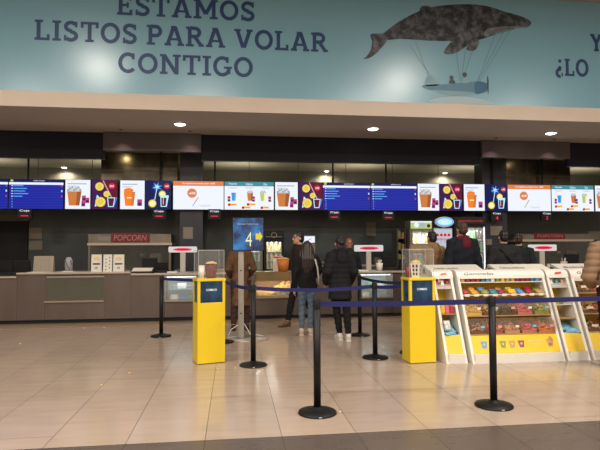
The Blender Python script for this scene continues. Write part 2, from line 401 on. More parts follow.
F.poly(cp([(228, 340), (246, 330), (285, 324), (330, 322), (380, 326), (420, 334), (448, 345), (400, 346), (300, 346)], n=3), cl, 1)
F.poly(cp([(205, 286), (240, 282), (300, 280), (350, 274), (390, 272), (420, 276), (428, 290), (420, 306), (385, 313), (330, 306), (270, 304), (225, 298)]), pb, 2)
F.poly(cp([(240, 300), (300, 303), (360, 306), (385, 312), (360, 316), (300, 317), (262, 308)]), pl_, 3)
F.poly(cp([(218, 285), (220, 262), (230, 249), (244, 254), (256, 270), (262, 284)]), pl_, 2)
F.poly(cp([(384, 273), (418, 276), (424, 290), (416, 306), (386, 312)]), mat('plane_nose_print', (.04, .14, .26), .45), 3)
F.circ(*bpt(360+305/3.333, 259/3.333), .045, pdk, 3); F.circ(*bpt(360+349/3.333, 249/3.333), .05, pdk, 3)
F.poly(cp([(296, 278), (300, 266), (312, 266), (318, 278)], n=2), pdk, 3); F.poly(cp([(340, 276), (344, 262), (358, 262), (362, 276)], n=2), pl_, 3)
F.poly(cp([(424, 252), (429, 270), (428, 315), (423, 290)], n=2), pdk, 3)
for a in ((165, 150, 230, 246), (165, 90, 228, 250), (318, 150, 334, 272), (352, 160, 338, 270), (376, 165, 342, 268), (480, 105, 392, 272), (500, 100, 400, 270), (452, 110, 392, 270)):
    F.line(*bpt(360+a[0]/3.333, a[1]/3.333), *bpt(360+a[2]/3.333, a[3]/3.333), .006, pdk, 2)
w.build('aeroplane_print', B, fix=False)

# ------------------------------------------------------------------ downlights
def downlight(x, y, z, r, power, label, grp, col=(1, .86, .68), spot=True, ang=2.3):
    t = empty('recessed_downlight', (x, y, z), 0, label, 'ceiling light', grp)
    MB().lathe([(r, 0), (r*1.25, 0), (r*1.3, -.008), (r*1.02, -.012), (r, -.004)], (0, 0, 0), white_p, 24).build('trim_ring', t)
    MB().lathe([(.001, -.003), (r*.98, -.003), (r*.9, -.016), (r*.6, -.028), (.001, -.033)], (0, 0, 0), lampW, 20).build('lamp', t)  # lamp enlarged and domed to imitate its bloom
    if power:
        L = bpy.data.lights.new('downlight_lamp', 'SPOT'); L.energy = power; L.color = col; L.spot_size = ang; L.spot_blend = .6; L.shadow_soft_size = r
        lo = bpy.data.objects.new('lamp_light', L); COL.objects.link(lo); lo.parent = t; lo.location = (0, 0, -.06)
    return t
for n, x, in (('left', -1.12), ('middle', 3.07), ('right', 7.3)):
    d = downlight(x, 11.3, ZS-.006, .115, 60, f'{n} of the three bright round downlights in the soffit', 'soffit downlights')
downlight(-5.3, 11.3, ZS-.006, .115, 60, 'soffit downlight beyond the left edge of the picture', 'soffit downlights')
for xp, nm in ((66, 'small lit lamp in the bar ceiling above the left schedule screen'), (324, 'small lit lamp in the bar ceiling above the two middle schedule screens'), (438, 'small lit lamp in the bar ceiling above the popcorn and lemon advert')):
    yv = {66: 168, 324: 173, 438: 175}[xp]
    q = P(xp, yv, 14.); k = (3.86-H)/(q.z-H); q = P(xp, yv, 14*k)
    downlight(q.x, min(q.y, 15.9), 3.855, .07, 45, nm, 'bar ceiling lamps', ang=2.9)
# scallop spots washing the column casings
for i, xp in enumerate((121, 190, 495, 553)):
    q = P(xp, 138, 12.0)
    nm = ['small spot above the left half of the left column casing', 'small spot above the slim left column', 'small spot above the slim right column', 'small spot above the right half of the right column casing'][i]
    t = empty('column_spot', (q.x, 11.95, ZS-.006), 0, nm, 'spot light', 'column spots')
    MB().lathe([(.02, 0), (.035, 0), (.035, -.012), (.02, -.012)], (0, 0, 0), darkg, 16).build('trim_ring', t)
    L = bpy.data.lights.new('spot', 'SPOT'); L.energy = 30; L.color = (1, .72, .68); L.spot_size = 1.7; L.spot_blend = .9; L.shadow_soft_size = .02
    lo = bpy.data.objects.new('lamp_light', L); COL.objects.link(lo); lo.parent = t; lo.location = (0, 0, -.02)
# foyer ceiling lamps: big round lamps in the high ceiling
def foyer_lamp(x, y, p, lab, size=.7):
    t = empty('round_ceiling_lamp', (x, y, CZ), 0, lab, 'ceiling lamp', 'foyer ceiling lamps')
    MB().lathe([(size/2, 0), (size/2+.05, 0), (size/2+.05, -.05), (size/2, -.05)], (0, 0, 0), white_p, 32).build('housing', t)
    L = bpy.data.lights.new('foyer', 'AREA'); L.shape = 'DISK'; L.size = size; L.energy = p; L.color = (1, .92, .82)
    lo = bpy.data.objects.new('lamp_light', L); COL.objects.link(lo); lo.parent = t; lo.location = (0, 0, -.06)
foyer_lamp(-3.75, 5.1, 190, 'round ceiling lamp high above the floor on the left, in front of the banner')
foyer_lamp(5.1, 4.7, 190, 'round ceiling lamp high above the floor on the right, in front of the banner')
k = 0
for y in (1.0, -3.5):  # unseen lamps, added to brighten the foyer floor
    for x in (-7, -1, 5, 11):
        foyer_lamp(x, y, 330, 'added round foyer ceiling lamp, unseen behind the viewer', 1.0)
# added, unseen uplighters on top of the partition wall, washing the bar ceiling
for i, x in enumerate((-6.5, -3.2, .2, 3.6, 7.0, 10.4)):
    t = empty('added_uplighter', (x, 14.67, 2.96), 0, 'added unseen uplighter on top of the back partition wall behind the screens', 'lamp', 'added uplighters on the partition')
    MB().box(-.6, .6, -.04, .04, 0, .03, darkg).build('housing', t)
    L = bpy.data.lights.new('uplight_fill', 'AREA'); L.shape = 'RECTANGLE'; L.size = 1.1; L.size_y = .06; L.energy = 11; L.color = (1, .92, .74)
    lo = bpy.data.objects.new('lamp_light', L); COL.objects.link(lo); lo.parent = t; lo.location = (0, 0, .04); lo.rotation_euler = (pi, 0, 0)
#SECTION2
# ================================================================== SCREENS
TX0 = -5.215; TP = 1.24; TW = 1.215; TZ0 = 2.444; TH = .693; TY = 13.08
def cup(F, u, v, w, h, m, md, top=None, l=2):
    F.poly([(u-w*.36, v), (u+w*.36, v), (u+w/2, v+h*.8), (u-w/2, v+h*.8)], m, l)
    F.poly([(u+w*.12, v), (u+w*.36, v), (u+w/2, v+h*.8), (u+w*.2, v+h*.8)], md, l+1)
    if top:
        F.rect(u-w*.45, v+h*.76, u+w*.45, v+h*.86, gPop, l+2)
        for k in range(13): F.circ(u-w*.42+w*.84*k/12, v+h*(.84+.07*((k*5) % 3)), w*.085, gPop if k % 2 else gPop2, l+3+k*.2, 9)
def sched(F, w):
    F.rect(0, 0, w, TH, gB); F.rect(0, TH-.06, w, TH, gBd, 2); F.text('HORARIOS DE HOY', w*.55, TH-.045, .028, gW, 3, w=.26); F.rect(.03, TH-.055, .09, TH-.008, gGrn, 3)
    F.rect(0, TH-.125, w, TH-.07, gW, 2)
    for k in range(9):
        y = TH-.175-k*.062; F.rect(0, y-.006, w, y, gB2, 2)
        if k < 5: F.rect(.10, y+.014, .10+[.22, .3, .26, .33, .2][k], y+.032, gSky, 2); F.rect(.05, y+.014, .085, y+.032, gW, 2)
        else: F.rect(.06, y+.014, .085, y+.032, gSky, 2)
        if k in (0, 2, 4): F.rect(w-.05, y+.006, w-.02, y+.05, [gPink, gCy, gPink][k//2], 2)
def popad(F, x0, w, kind):
    F.rect(x0, 0, x0+w, TH, gW)
    F.rect(x0+.05, TH-.105, x0+w*(.85 if kind == 0 else .7), TH-.08, gGry, 2); F.rect(x0+.05, TH-.15, x0+w*.5, TH-.14, gGry, 2); F.rect(x0+.05, TH-.175, x0+w*.45, TH-.167, gGry, 2)
    if kind == 0:
        cup(F, x0+w*.36, .08, w*.58, .44, gCup, gCupD, gW)
        for (a, b) in ((.72, .06), (.74, .19), (.88, .14)): F.rect(x0+w*a-.04, b, x0+w*a+.05, b+.13, gPink, 5); F.rect(x0+w*a-.03, b+.02, x0+w*a+.035, b+.07, gNav, 6)
    else:
        cup(F, x0+w*.38, .08, w*.48, .42, gCup2, gCup); F.circ(x0+w*.34, .45, w*.2, gCup2, 4, 16, .06); F.rect(x0+w*.28, .26, x0+w*.48, .29, gYelL, 5)
        F.rect(x0+w*.70, .08, x0+w*.90, .26, gPink, 3); F.rect(x0+w*.74, .08, x0+w*.86, .16, gNav, 4); F.rect(x0+w*.70, .24, x0+w*.90, .27, gW, 4)
def lemonad(F, x0, w, kind):
    bg, bg2 = (gPur, gMar) if kind == 0 else (gBd, gNav)
    F.rect(x0, 0, x0+w, TH, bg)
    F.poly([(x0+w*.35, TH), (x0+w, TH), (x0+w, TH*.35), (x0+w*.65, TH*.45)], bg2, 2)
    if kind == 0:
        for (a, b, r) in ((.30, .54, .10), (.58, .36, .075), (.34, .17, .12)):
            F.circ(x0+w*a, b, r, gYel, 4); F.circ(x0+w*a, b, r*.78, gYelL, 5); F.circ(x0+w*a, b, r*.70, gYel, 6)
        F.line(x0+w*.42, TH-.01, x0+w*.86, .16, .022, gPink, 3); F.line(x0+w*.44, TH-.01, x0+w*.88, .16, .008, gW, 4)
        F.poly([(x0+w*.12, .06), (x0+w*.18, .06), (x0+w*.28, .30), (x0+w*.20, .34)], gCy, 3); F.poly([(x0+w*.16, .10), (x0+w*.2, .10), (x0+w*.25, .25), (x0+w*.2, .28)], gPink, 4)
        F.poly([(x0+w*.64, .05), (x0+w*.86, .05), (x0+w*.92, .28), (x0+w*.60, .28)], gCy, 6); F.poly([(x0+w*.67, .07), (x0+w*.83, .07), (x0+w*.88, .26), (x0+w*.64, .26)], gMar, 7)
        F.poly([(x0+w*.84, .02), (x0+w*.97, .12), (x0+w*.97, .26), (x0+w*.88, .20)], gB, 5); F.line(x0+w*.88, .10, x0+w*.98, .28, .012, gSky, 6)
        F.circ(x0+w*.78, TH-.14, .075, gRed, 7); F.text('25€', x0+w*.78, TH-.165, .05, gW, 8, bold=.02)
    else:
        F.circ(x0+w*.45, TH-.15, .10, gB2, 2); F.circ(x0+w*.45, TH-.15, .055, gSky, 3); F.circ(x0+w*.45, TH-.15, .025, gCy, 6)
        for a in (15, 75, 130, 195, 260, 330): F.poly([(x0+w*.45+.13*cos(radians(a)), TH-.15+.13*sin(radians(a))), (x0+w*.45-.012*sin(radians(a)), TH-.15+.012*cos(radians(a))), (x0+w*.45+.012*sin(radians(a)), TH-.15-.012*cos(radians(a)))], gCy, 4)
        F.line(x0+w*.45, TH-.15, x0+w*.36, .22, .018, gCy, 3); F.line(x0+w*.36, .22, x0+w*.30, .20, .09, gPink, 3)
        F.circ(x0+w*.66, .37, .085, gYel, 4); F.circ(x0+w*.66, .37, .06, gYelL, 5); F.circ(x0+w*.27, .14, .095, gYel, 5); F.circ(x0+w*.27, .14, .07, gYelL, 6)
        F.poly([(x0+w*.60, .06), (x0+w*.84, .06), (x0+w*.92, .34), (x0+w*.58, .34)], gCy, 6); F.poly([(x0+w*.63, .08), (x0+w*.80, .08), (x0+w*.83, .28), (x0+w*.62, .28)], gMar, 7); F.line(x0+w*.7, .12, x0+w*.7, .28, .012, gW, 8)
        F.circ(x0+w*.84, TH-.13, .07, gRed, 7); F.text('14€', x0+w*.84, TH-.155, .05, gW, 8, bold=.02)
def orangead(F, w):
    F.rect(0, 0, w, TH, gW); F.rect(0, TH-.115, w, TH, gOr, 2); F.text('Completa tu menú con -60€', w*.5, TH-.085, .055, gW, 3, w=.80, bold=.015)
    F.circ(w*.37, .40, .115, gOr, 3); F.text('-60€', w*.37, .37, .06, gW, 4, w=.17, bold=.02)
    F.line(w*.38, .08, w*.50, .30, .022, gGry, 3); F.line(w*.43, .18, w*.475, .26, .022, gCup2, 4)
    F.rect(w*.5, .10, w*.75, .108, gGry, 3); F.rect(w*.55, .075, w*.72, .083, gGry, 3)
def trioad(F, w):
    F.rect(0, 0, w, TH, gW); F.rect(0, TH-.11, w, TH, gTeal, 2)
    for t, u, cm, cd, top, wd in (('Pequeño', .17, gCup3, gSky, None, .2), ('Clásico', .50, gCup, gCupD, gW, .17), ('Dúo', .83, gGrn, gYelL, gW, .09)):
        F.text(t, w*u, TH-.085, .055, gW, 3, w=wd, bold=.01); F.rect(w*u-.12, TH-.15, w*u+.12, TH-.142, gGry, 2); F.rect(w*u-.08, TH-.17, w*u+.08, TH-.163, gGry, 2)
        cup(F, w*u+(.02 if u < .7 else -.06), .22, .15 if u > .2 else .12, .25, cm, cd, top)
        s = -1 if u < .3 else 1
        for dv in (0, .07): F.rect(w*u+s*.10-.03, .20+dv, w*u+s*.10+.04, .26+dv, gPink, 8); F.rect(w*u+s*.10-.025, .205+dv, w*u+s*.10+.03, .235+dv, gNav, 9)
    for u, v in ((.17, .12), (.55, .13), (.45, .05), (.83, .05)):
        F.rect(w*u-.09, v-.02, w*u+.09, v+.03, gYel, 3); F.circ(w*u-.09, v, .035, gRed, 4); F.rect(w*u-.04, v-.005, w*u+.07, v+.012, gCup2, 5)
KIND = {-1: 's', 0: 's', 1: 'p0', 2: 'p1', 3: 'o', 4: 't', 5: 'p0', 6: 's', 7: 's', 8: 'p0', 9: 'p1', 10: 'o', 11: 't', 12: 'p0'}
SL = {-1: 'wide screen with blue session list, cut by the left edge of the picture', 0: 'wide screen with blue session list, on the left between edge and first popcorn advert',
 1: 'wide screen, popcorn tub beside purple lemon advert, nearest the left column', 2: 'wide screen, plain orange tub beside blue 14€ advert, in front of the left column casing',
 3: 'wide white screen with orange banner, left of the arrow sign', 4: 'wide screen with teal header and three drinks, above the arrow sign number 4',
 5: 'wide screen, popcorn tub and purple lemon advert, right of the teal header screen', 6: 'wide screen with blue session list, left one of the middle pair',
 7: 'wide screen with blue session list, right one of the middle pair', 8: 'wide screen, popcorn tub and purple lemon advert, above the drinks fridges',
 9: 'wide screen, plain orange tub beside blue 14€ advert, in front of the right slim column', 10: 'wide white screen with orange banner, above the right popcorn sign',
 11: 'wide screen with teal header and three drinks, near the right edge', 12: 'wide popcorn advert screen cut by the right edge of the picture'}
for i, kd in KIND.items():
    x = TX0+i*TP+{2: .015, 3: .045, 4: .04, 5: .03, 6: .02, 7: .01}.get(i, 0)
    t = empty('menu_screen', (x, TY, TZ0), 0, SL[i], 'screen', 'row of menu screens above the bar')
    MB().box(-.006, TW+.006, .002, .07, -.006, TH+.006, blackm).box(TW/2-.15, TW/2+.15, .07, .12, .1, TH-.1, blackm).build('casing', t)
    mb = MB(); F = Flat(mb, (0, .001, 0), (1, 0, 0), (0, 0, 1))
    hw = TW*.5
    if kd == 's': sched(F, TW)
    elif kd == 'p0': F.rect(0, 0, .03, TH, blackm, 0); popad(F, .02, hw-.04, 0); lemonad(F, hw+.015, hw-.015, 0); F.rect(hw-.015, 0, hw+.015, TH, blackm)
    elif kd == 'p1': F.rect(0, 0, .03, TH, blackm, 0); popad(F, .025, hw-.04, 1); lemonad(F, hw+.01, hw-.01, 1); F.rect(hw-.01, 0, hw+.01, TH, blackm)
    elif kd == 'o': orangead(F, TW)
    else: trioad(F, TW)
    mb.build('display', t, fix=False)
    MB().box(TW/2-.005, TW/2+.005, .085, .095, TH, 3.85-TZ0, darkg).build('hanger', t)
# queue number displays
for n, (xp, yp, txt) in enumerate(((24.5, 213.5, '—'), (159, 214, '—'), (214.5, 214, '—'), (334.5, 215, '—'), (388.5, 215.5, '—'), (497, 216, '4'), (547, 216, '3'))):
    q = P(xp, yp, 13.0)
    nm = ['by the left notices', 'left of the slim column', 'left of the arrow sign', 'under the left middle session list', 'under the right middle session list', 'showing red 4', 'showing red 3'][n]
    t = empty('till_number_display', q, 0, 'small black till number box with red digits, '+nm, 'display', 'till number displays under the screens')
    MB().box(-.155, .155, 0, .07, -.13, .12, black_s, bev=.006).build('housing', t)
    MB().box(-.02, .02, .07, .19, .0, .04, black_s).box(-.02, .02, .17, .19, .04, 3.86-q.z, black_s).build('hanger', t)
    mb = MB(); F = Flat(mb, (0, -.001, 0), (1, 0, 0), (0, 0, 1)); F.text('Caja', 0, .035, .055, gW, 1, w=.22, bold=.01)
    if txt == '—': F.rect(-.085, -.065, .085, -.04, gLed, 1)
    else: F.text(txt, 0, -.10, .10, gLed, 1, bold=.02)
    mb.build('digits', t, fix=False)

# extraction hoods behind the screens
hood_m = mat('hood_steel', (.09, .08, .06), .28, .9, noise=.5, nscale=3)
for xp, lab in ((119, 'tiny added lamp shining on the left extractor hood'), (524, 'tiny added lamp shining on the right extractor hood')):  # unseen lamps, added to put a warm patch on the hoods
    q = P(xp, 158, 13.0); t = empty('added_hood_lamp', (q.x, 12.75, 3.85), 0, lab, 'lamp', 'added hood lamps')
    MB().lathe([(.001, 0), (.03, 0), (.03, -.03), (.001, -.03)], (0, 0, 0), darkg, 14).build('housing', t)
    L = bpy.data.lights.new('hood_fill_spot', 'SPOT'); L.energy = 9 if xp < 200 else 4; L.color = (1, .80, .42); L.spot_size = 1.9; L.spot_blend = 1; L.shadow_soft_size = .03
    lo = bpy.data.objects.new('lamp_light', L); COL.objects.link(lo); lo.parent = t; lo.location = (0, 0, -.05); lo.rotation_euler = (radians(52), 0, 0)
for xa, xb, lab in ((101, 178, 'mottled dark steel extractor hood above the left popcorn machine'), (506, 570, 'mottled dark steel extractor hood above the right popcorn machine')):
    X1, X2 = PX(xa, 13.3, 165), PX(xb, 13.3, 165)-.01
    t = empty('extractor_hood', ((X1+X2)/2, 13.3, 3.0), 0, lab, 'extractor hood', 'extractor hoods'); w = (X2-X1)/2
    MB().box(-w, w, 0, 1.2, .42, .855, hood_m, bev=.01).build('hood_body', t)
    MB().box(-w, w, 0, 1.2, .0, .40, hood_m, bev=.01).build('lower_skirt', t)
    MB().box(-w, w, -.01, 0, .40, .415, steel).build('edge_rail', t)

# ================================================================== SERVING COUNTER
CY = 11.15
def cx(x, y=290): return PX(x, CY, y)
def cabinet(x0, x1, ztop, label, window=None):
    t = empty('counter_unit', ((x0+x1)/2, CY, 0), 0, label, 'counter', 'brown steel counter units')
    w = (x1-x0)/2-.002; b = MB()
    if window:
        a, c, z0, z1 = window; a -= (x0+x1)/2; c -= (x0+x1)/2
        b.box(-w, a, 0, .02, .08, ztop, steel).box(c, w, 0, .02, .08, ztop, steel).box(a, c, 0, .02, .08, z0, steel).box(a, c, 0, .02, z1, ztop, steel)
        b.box(-w, w, .45, .6, .08, ztop, steel).box(a-.02, c+.02, .44, .45, z0, z1, darkg)
        b.build('body', t)
        MB().box(a, c, .004, .01, z0, z1, glass('smoked_glass', (.25, .25, .2), .35)).build('window_pane', t)
        MB().box(a-.03, c+.01, -.05, .42, z0-.03, z0, steel_lt).build('sill', t)
        MB().box(a, c, .0, .03, z1-.05, z1-.02, steel_lt).build('rail', t)
        MB().box(a+.3, c-.1, .38, .43, z0, z1-.12, mat('shelf_dim', (.16, .15, .12), .5)).build('inner_panel', t)
    else:
        b.box(-w, w, 0, .6, .08, ztop, steel).build('body', t)
    MB().box(-w, w, .04, .55, 0, .08, blackm).build('plinth', t)
    return t
def worktop(x0, x1, z, label, y0=CY-.06, y1=CY+.68):
    return tag(MB().box(x0, x1, y0, y1, z, z+.035, top_m, bev=.004).build('worktop'), label, 'worktop', 'pale counter worktops')
xe = cx(17); xf = cx(131)
cabinet(-9, -6.2, .92, 'counter unit out of view at far left'); cabinet(-6.2, xe, .92, 'lower brown steel counter unit at the left edge')
cabinet(xe, cx(45), .99, 'tall plain steel counter unit left of the recessed window')
cabinet(cx(45), cx(105), .99, 'brown steel counter unit with a wide recessed glass window', (cx(46.5), cx(104), PZ(75, 300.5, CY), PZ(75, 275, CY)))
cabinet(cx(105), xf, .99, 'plain steel counter unit right of the recessed window')
cabinet(xf, cx(164.5), .95, 'brown steel counter unit behind the leftmost barrier post')
cabinet(cx(197), cx(255), .95, 'brown steel counter unit behind the left yellow bin')
cabinet(cx(293.5), cx(360), .95, 'brown steel counter unit behind the woman in black')
cabinet(cx(393), cx(411), .95, 'brown steel counter unit right of the right glass case')
worktop(-9, xe-.002, .92, 'lower pale worktop at the left edge'); worktop(xe, xf, .99, 'higher pale worktop with the price cards'); worktop(xf+.002, cx(255), .95, 'pale worktop from the black tills to the popcorn case')
worktop(cx(293.5), cx(411), .95, 'pale worktop right of the popcorn case')
tag(MB().box(cx(255)+.002, cx(293.5)-.002, CY+.2, CY+.68, .95, .985, top_m, bev=.004).build('worktop'), 'short worktop behind the lit popcorn case', 'worktop', 'pale counter worktops')
# floor border by counter
struct(MB().box(-9, 8, 10.5, CY+.7, .0, .004, mat('border_stone', (.30, .22, .145), .35, noise=.1, nscale=2)).build('trim_7'))
frame_m = mat('case_frame', (.55, .55, .53), .3, .6)
inner_w = mat('case_inner', (.55, .60, .60), .5)
def glass_case(x0, x1, label, items):
    c = (x0+x1)/2; w = (x1-x0)/2-.004; z0 = .40; z1 = .94
    t = empty('glass_display_case', (c, CY, 0), 0, label, 'display case', 'glass display cases in the counter')
    MB().box(-w, w, .02, .6, .08, z0, steel).box(-w, w, .06, .55, 0, .08, blackm).build('base', t)
    MB().box(-w, w, -.04, .6, z0, z0+.025, steel_lt).build('lower_ledge', t)
    MB().box(-w, w, .52, .54, z0+.025, z1, inner_w).build('back_panel', t)
    f = MB()
    for sx in (-1, 1):
        for yy in (0, .5): f.box(sx*w-.012*(sx > 0)-.0, sx*w+.012*(sx < 0), yy, yy+.015, z0+.025, z1, frame_m)
    f.box(-w, w, 0, .015, z1-.015, z1, frame_m); f.box(-w*.62, -w*.60, .0, .012, z0+.025, z1, frame_m); f.box(w*.62, w*.64, .0, .012, z0+.025, z1, frame_m)
    f.build('frame', t)
    MB().box(-w+.013, w-.013, .003, .007, z0+.03, z1-.016, gl).build('glass_pane', t)
    MB().box(-w+.013, w-.013, .05, .5, z0+.24, z0+.25, glass('shelf_glass', (.7, .85, .85), .3)).build('shelf', t)
    MB().box(-w+.03, w-.03, .06, .09, z1-.05, z1-.03, coolW).build('tube_lamp', t)
    L = bpy.data.lights.new('case', 'AREA'); L.shape = 'RECTANGLE'; L.size = 2*w*.9; L.size_y = .05; L.energy = 1.5; L.color = (.85, .95, 1)
    lo = bpy.data.objects.new('lamp_light', L); COL.objects.link(lo); lo.parent = t; lo.location = (0, .2, z1-.06)
    for k, (u, z, s) in enumerate(items):
        mm = [white_p, mat('pack_blue', (.1, .25, .5), .5), mat('pack_green', (.12, .35, .2), .5)][k % 3]
        o = MB().box(-s/2, s/2, 0, .10, 0, s*.6, mm, bev=.008).build('snack_box'); o.location = (c+u*w, CY+.25, z0+(.026 if z == 0 else .251))
        tag(o, f'{["white", "blue", "green"][k % 3]} snack box on the {"lower" if z == 0 else "upper"} shelf, in the {label.split(" ")[0]} glass case', 'box', 'snack boxes in the glass cases')
    return t
glass_case(cx(164.5), cx(197), 'left cool-lit glass case in the counter, behind the leftmost belt', [(-.5, 0, .16), (.1, 0, .14), (.55, 0, .15), (0, 1, .18)])
glass_case(cx(360), cx(393), 'right cool-lit glass case in the counter, behind the middle posts', [(-.5, 0, .15), (.15, 0, .18), (-.2, 1, .15), (.5, 1, .13)])
# popcorn case
x0, x1 = cx(255), cx(293.5); c = (x0+x1)/2; w = (x1-x0)/2-.004
t = empty('popcorn_case', (c, CY, 0), 0, 'brass-topped warming case full of popcorn, left of the man stepping away', 'popcorn case')
brass = mat('brass_panel', (.27, .19, .085), .4, .4)
zL = PZ(275, 297, CY)
MB().box(-w, w, .02, .6, .08, zL-.02, steel).box(-w, w, .06, .55, 0, .08, blackm).build('base', t)
MB().box(-w, w, -.05, .6, zL-.02, zL, steel_lt).build('lower_ledge', t)
MB().prism([(-.02, .80), (.0, .80), (.2, .96), (.2, .985), (.18, .985), (-.02, .83)], -w, w, brass).build('sloping_top', t)
f = MB()
for sx in (-1, 1): f.box(sx*w-.015*(sx > 0), sx*w+.015*(sx < 0), -.02, .55, zL, .82, steel_lt)
f.box(-w+.02, w-.02, .53, .55, zL, .95, brass).build('frame', t)
MB().box(-w+.016, w-.016, -.008, -.004, zL, .80, gl).build('glass_pane', t)
L = bpy.data.lights.new('warm', 'AREA'); L.shape = 'RECTANGLE'; L.size = w*1.6; L.size_y = .08; L.energy = 4.0; L.color = (1, .62, .26)
lo = bpy.data.objects.new('lamp_light', L); COL.objects.link(lo); lo.parent = t; lo.location = (0, .25, .86)
MB().box(-w+.05, w-.05, .22, .28, .868, .88, glow('warm_tube', (1, .7, .3), 1.2)).build('heat_lamp', t)
b = MB()
for k in range(900):
    u = rnd(-w+.03, w-.03); y = rnd(.02, .5); top = zL+.06+.10*(y/.5)+.16*max(0, u/w)*(.3+.7*y/.5)+.04*sin(u*9)
    z = top if k % 3 else rnd(zL+.02, top)
    for _ in range(2): b.ball((u+rnd(-.01, .01), y+rnd(-.01, .01), max(z, zL+.018)+rnd(-.006, .006)), (rnd(.010, .017), rnd(.010, .017), rnd(.009, .015)), popc, 5, 3)
o = b.build('popcorn', fix=False); o.location = (c, CY, 0); tag(o, 'heap of golden popcorn glowing inside the warming case', 'popcorn', kind='stuff')
#SECTION3
# ================================================================== BARRIER POSTS AND BELTS
def make_post():
    t = empty('barrier_post', (0, 0, 0))
    MB().lathe([(.001, 0), (.172, 0), (.175, .008), (.168, .020), (.10, .036), (.045, .046), (.034, .060), (.001, .062)], (0, 0, 0), black, 40).build('base', t)
    MB().lathe([(.001, .05), (.033, .05), (.033, .93), (.001, .93)], (0, 0, 0), black, 24).build('pole', t)
    MB().lathe([(.001, .93), (.0335, .93), (.0345, .935), (.0345, 1.012), (.032, 1.018), (.001, 1.02)], (0, 0, 0), black_s, 24).build('belt_head', t)
    MB().box(-.012, .012, -.1735, -.1705, .006, .014, white_p).build('sticker', t)
    return t
PP = {'317': (.752, 4.76), '253': (.253, 6.79), '161': (-1.213, 9.26), '494': (2.42, 4.74), '375': (1.902, 7.01), '360': (2.14, 8.85), '230': (-.16, 8.52), 'h1': (2.50, 7.25), 'h2': (2.80, 7.68), 'h3': (4.75, 5.05)}
PL = {'317': 'black barrier post in front centre, nearest the viewer on the left', '253': 'black barrier post just right of the left yellow bin', '161': 'black barrier post farthest left, before the steel counter',
      '494': 'large black barrier post in front of the sweets stand', '375': 'black barrier post at centre, right of the woman in black, nearer of two', '360': 'black barrier post right behind the woman in black, the farther of two',
      '230': 'black barrier post hidden behind the left yellow bin, only its base edge seen', 'h1': 'barrier post hidden behind the right yellow bin, the nearer one', 'h2': 'barrier post hidden behind the right yellow bin, the farther one', 'h3': 'barrier post beyond the right edge of the picture'}
p0 = make_post()
for i, k in enumerate(PP):
    o = p0 if i == 0 else copy_tree(p0)
    o.location = (*PP[k], 0); tag(o, PL[k], 'barrier post', 'black retractable barrier posts')
def belt(a, b, sag, label, m=None, za=.975, zb=.975):
    A = Vector((*PP[a], za)); Bv = Vector((*PP[b], zb)); d = (Bv-A); L = d.length; u = d.normalized(); n = Vector((-u.y, u.x, 0))*.0012
    A = A+u*.038; Bv = Bv-u*.038; N = 20; vs = []; fs = []
    for i in range(N+1):
        s = i/N; c = A.lerp(Bv, s); c.z -= sag*4*s*(1-s)
        for dn in (-1, 1):
            for dz in (-.024, .024): vs.append(c+n*dn+Vector((0, 0, dz)))
    for i in range(N):
        o = i*4; fs += [(o, o+1, o+5, o+4), (o+2, o+6, o+7, o+3), (o+1, o+3, o+7, o+5), (o, o+4, o+6, o+2)]
    fs += [(0, 2, 3, 1), (N*4, N*4+1, N*4+3, N*4+2)]
    org = (A+Bv)/2; t = empty('barrier_belt', org, 0, label, 'belt', 'blue barrier belts')
    MB().add([v-org for v in vs], fs, m or belt_m).build('webbing', t)
    MB().box(-.012, .012, -.006, .006, -.028, .028, black_s).build('clip', t).location = Bv-org-u*.006
belt('161', '230', .01, 'blue belt from the leftmost post to behind the left yellow bin')
belt('230', '253', .03, 'short blue belt emerging right of the left yellow bin')
belt('253', '375', .035, 'blue belt crossing in front of the two women, to the centre post', zb=.96)
belt('375', 'h1', .02, 'blue belt from the centre post to behind the right yellow bin', za=.95)
belt('360', 'h2', .05, 'dark belt sagging in front of the right glass case', belt_d)
belt('317', '494', .008, 'long blue belt between the two nearest posts, crossing the right yellow bin')
belt('494', 'h3', .01, 'blue belt from the sweets stand post to the right edge')

# ================================================================== YELLOW BINS
bin_scr = mat('bin_screen_blue', (.010, .035, .07), .25, noise=.7, nscale=6, emit=.35)
tw = mat('text_white', (.75, .78, .8), .5, emit=.4)
def yellow_bin(fl, fr, dep, label):
    fl = Vector(fl); fr = Vector(fr); d = fr-fl; w = d.length; a = math.atan2(d.y, d.x); h = 1.06
    t = empty('yellow_bin', (fl.x, fl.y, 0), a, label, 'bin', 'tall yellow bins')
    b = MB(); y0 = 0; y1 = dep
    b.box(0, w, y0, y1, .008, .783, yellow, bev=.004)                       # lower body
    b.box(0, .035, y0, .035, .783, h, yellow).box(w-.035, w, y0, .035, .783, h, yellow).box(0, .035, y1-.035, y1, .783, h, yellow).box(w-.035, w, y1-.035, y1, .783, h, yellow)
    b.build('body', t)
    MB().box(.02, w-.02, .02, y1-.02, 0, .008, blackm).build('foot', t)
    MB().box(-.008, w+.008, -.008, y1+.008, h, h+.035, yellow, bev=.005).build('top_tray', t)
    MB().box(.033, w-.033, .010, .03, .785, h-.002, bin_scr).build('front_screen', t)
    MB().box(.010, .03, .037, y1-.037, .785, h-.002, bin_scr).build('side_screen', t)
    MB().box(w-.03, w-.010, .037, y1-.037, .785, h-.002, darkg).build('rear_side_panel', t)
    m2 = MB(); F = Flat(m2, (0, .0095, 0), (1, 0, 0), (0, 0, 1)); F.text('COMBOS', w/2, .935, .026, tw, 1, w=.14, bold=.01); m2.build('screen_text', t, fix=False)
    return t, w, a, h+.035
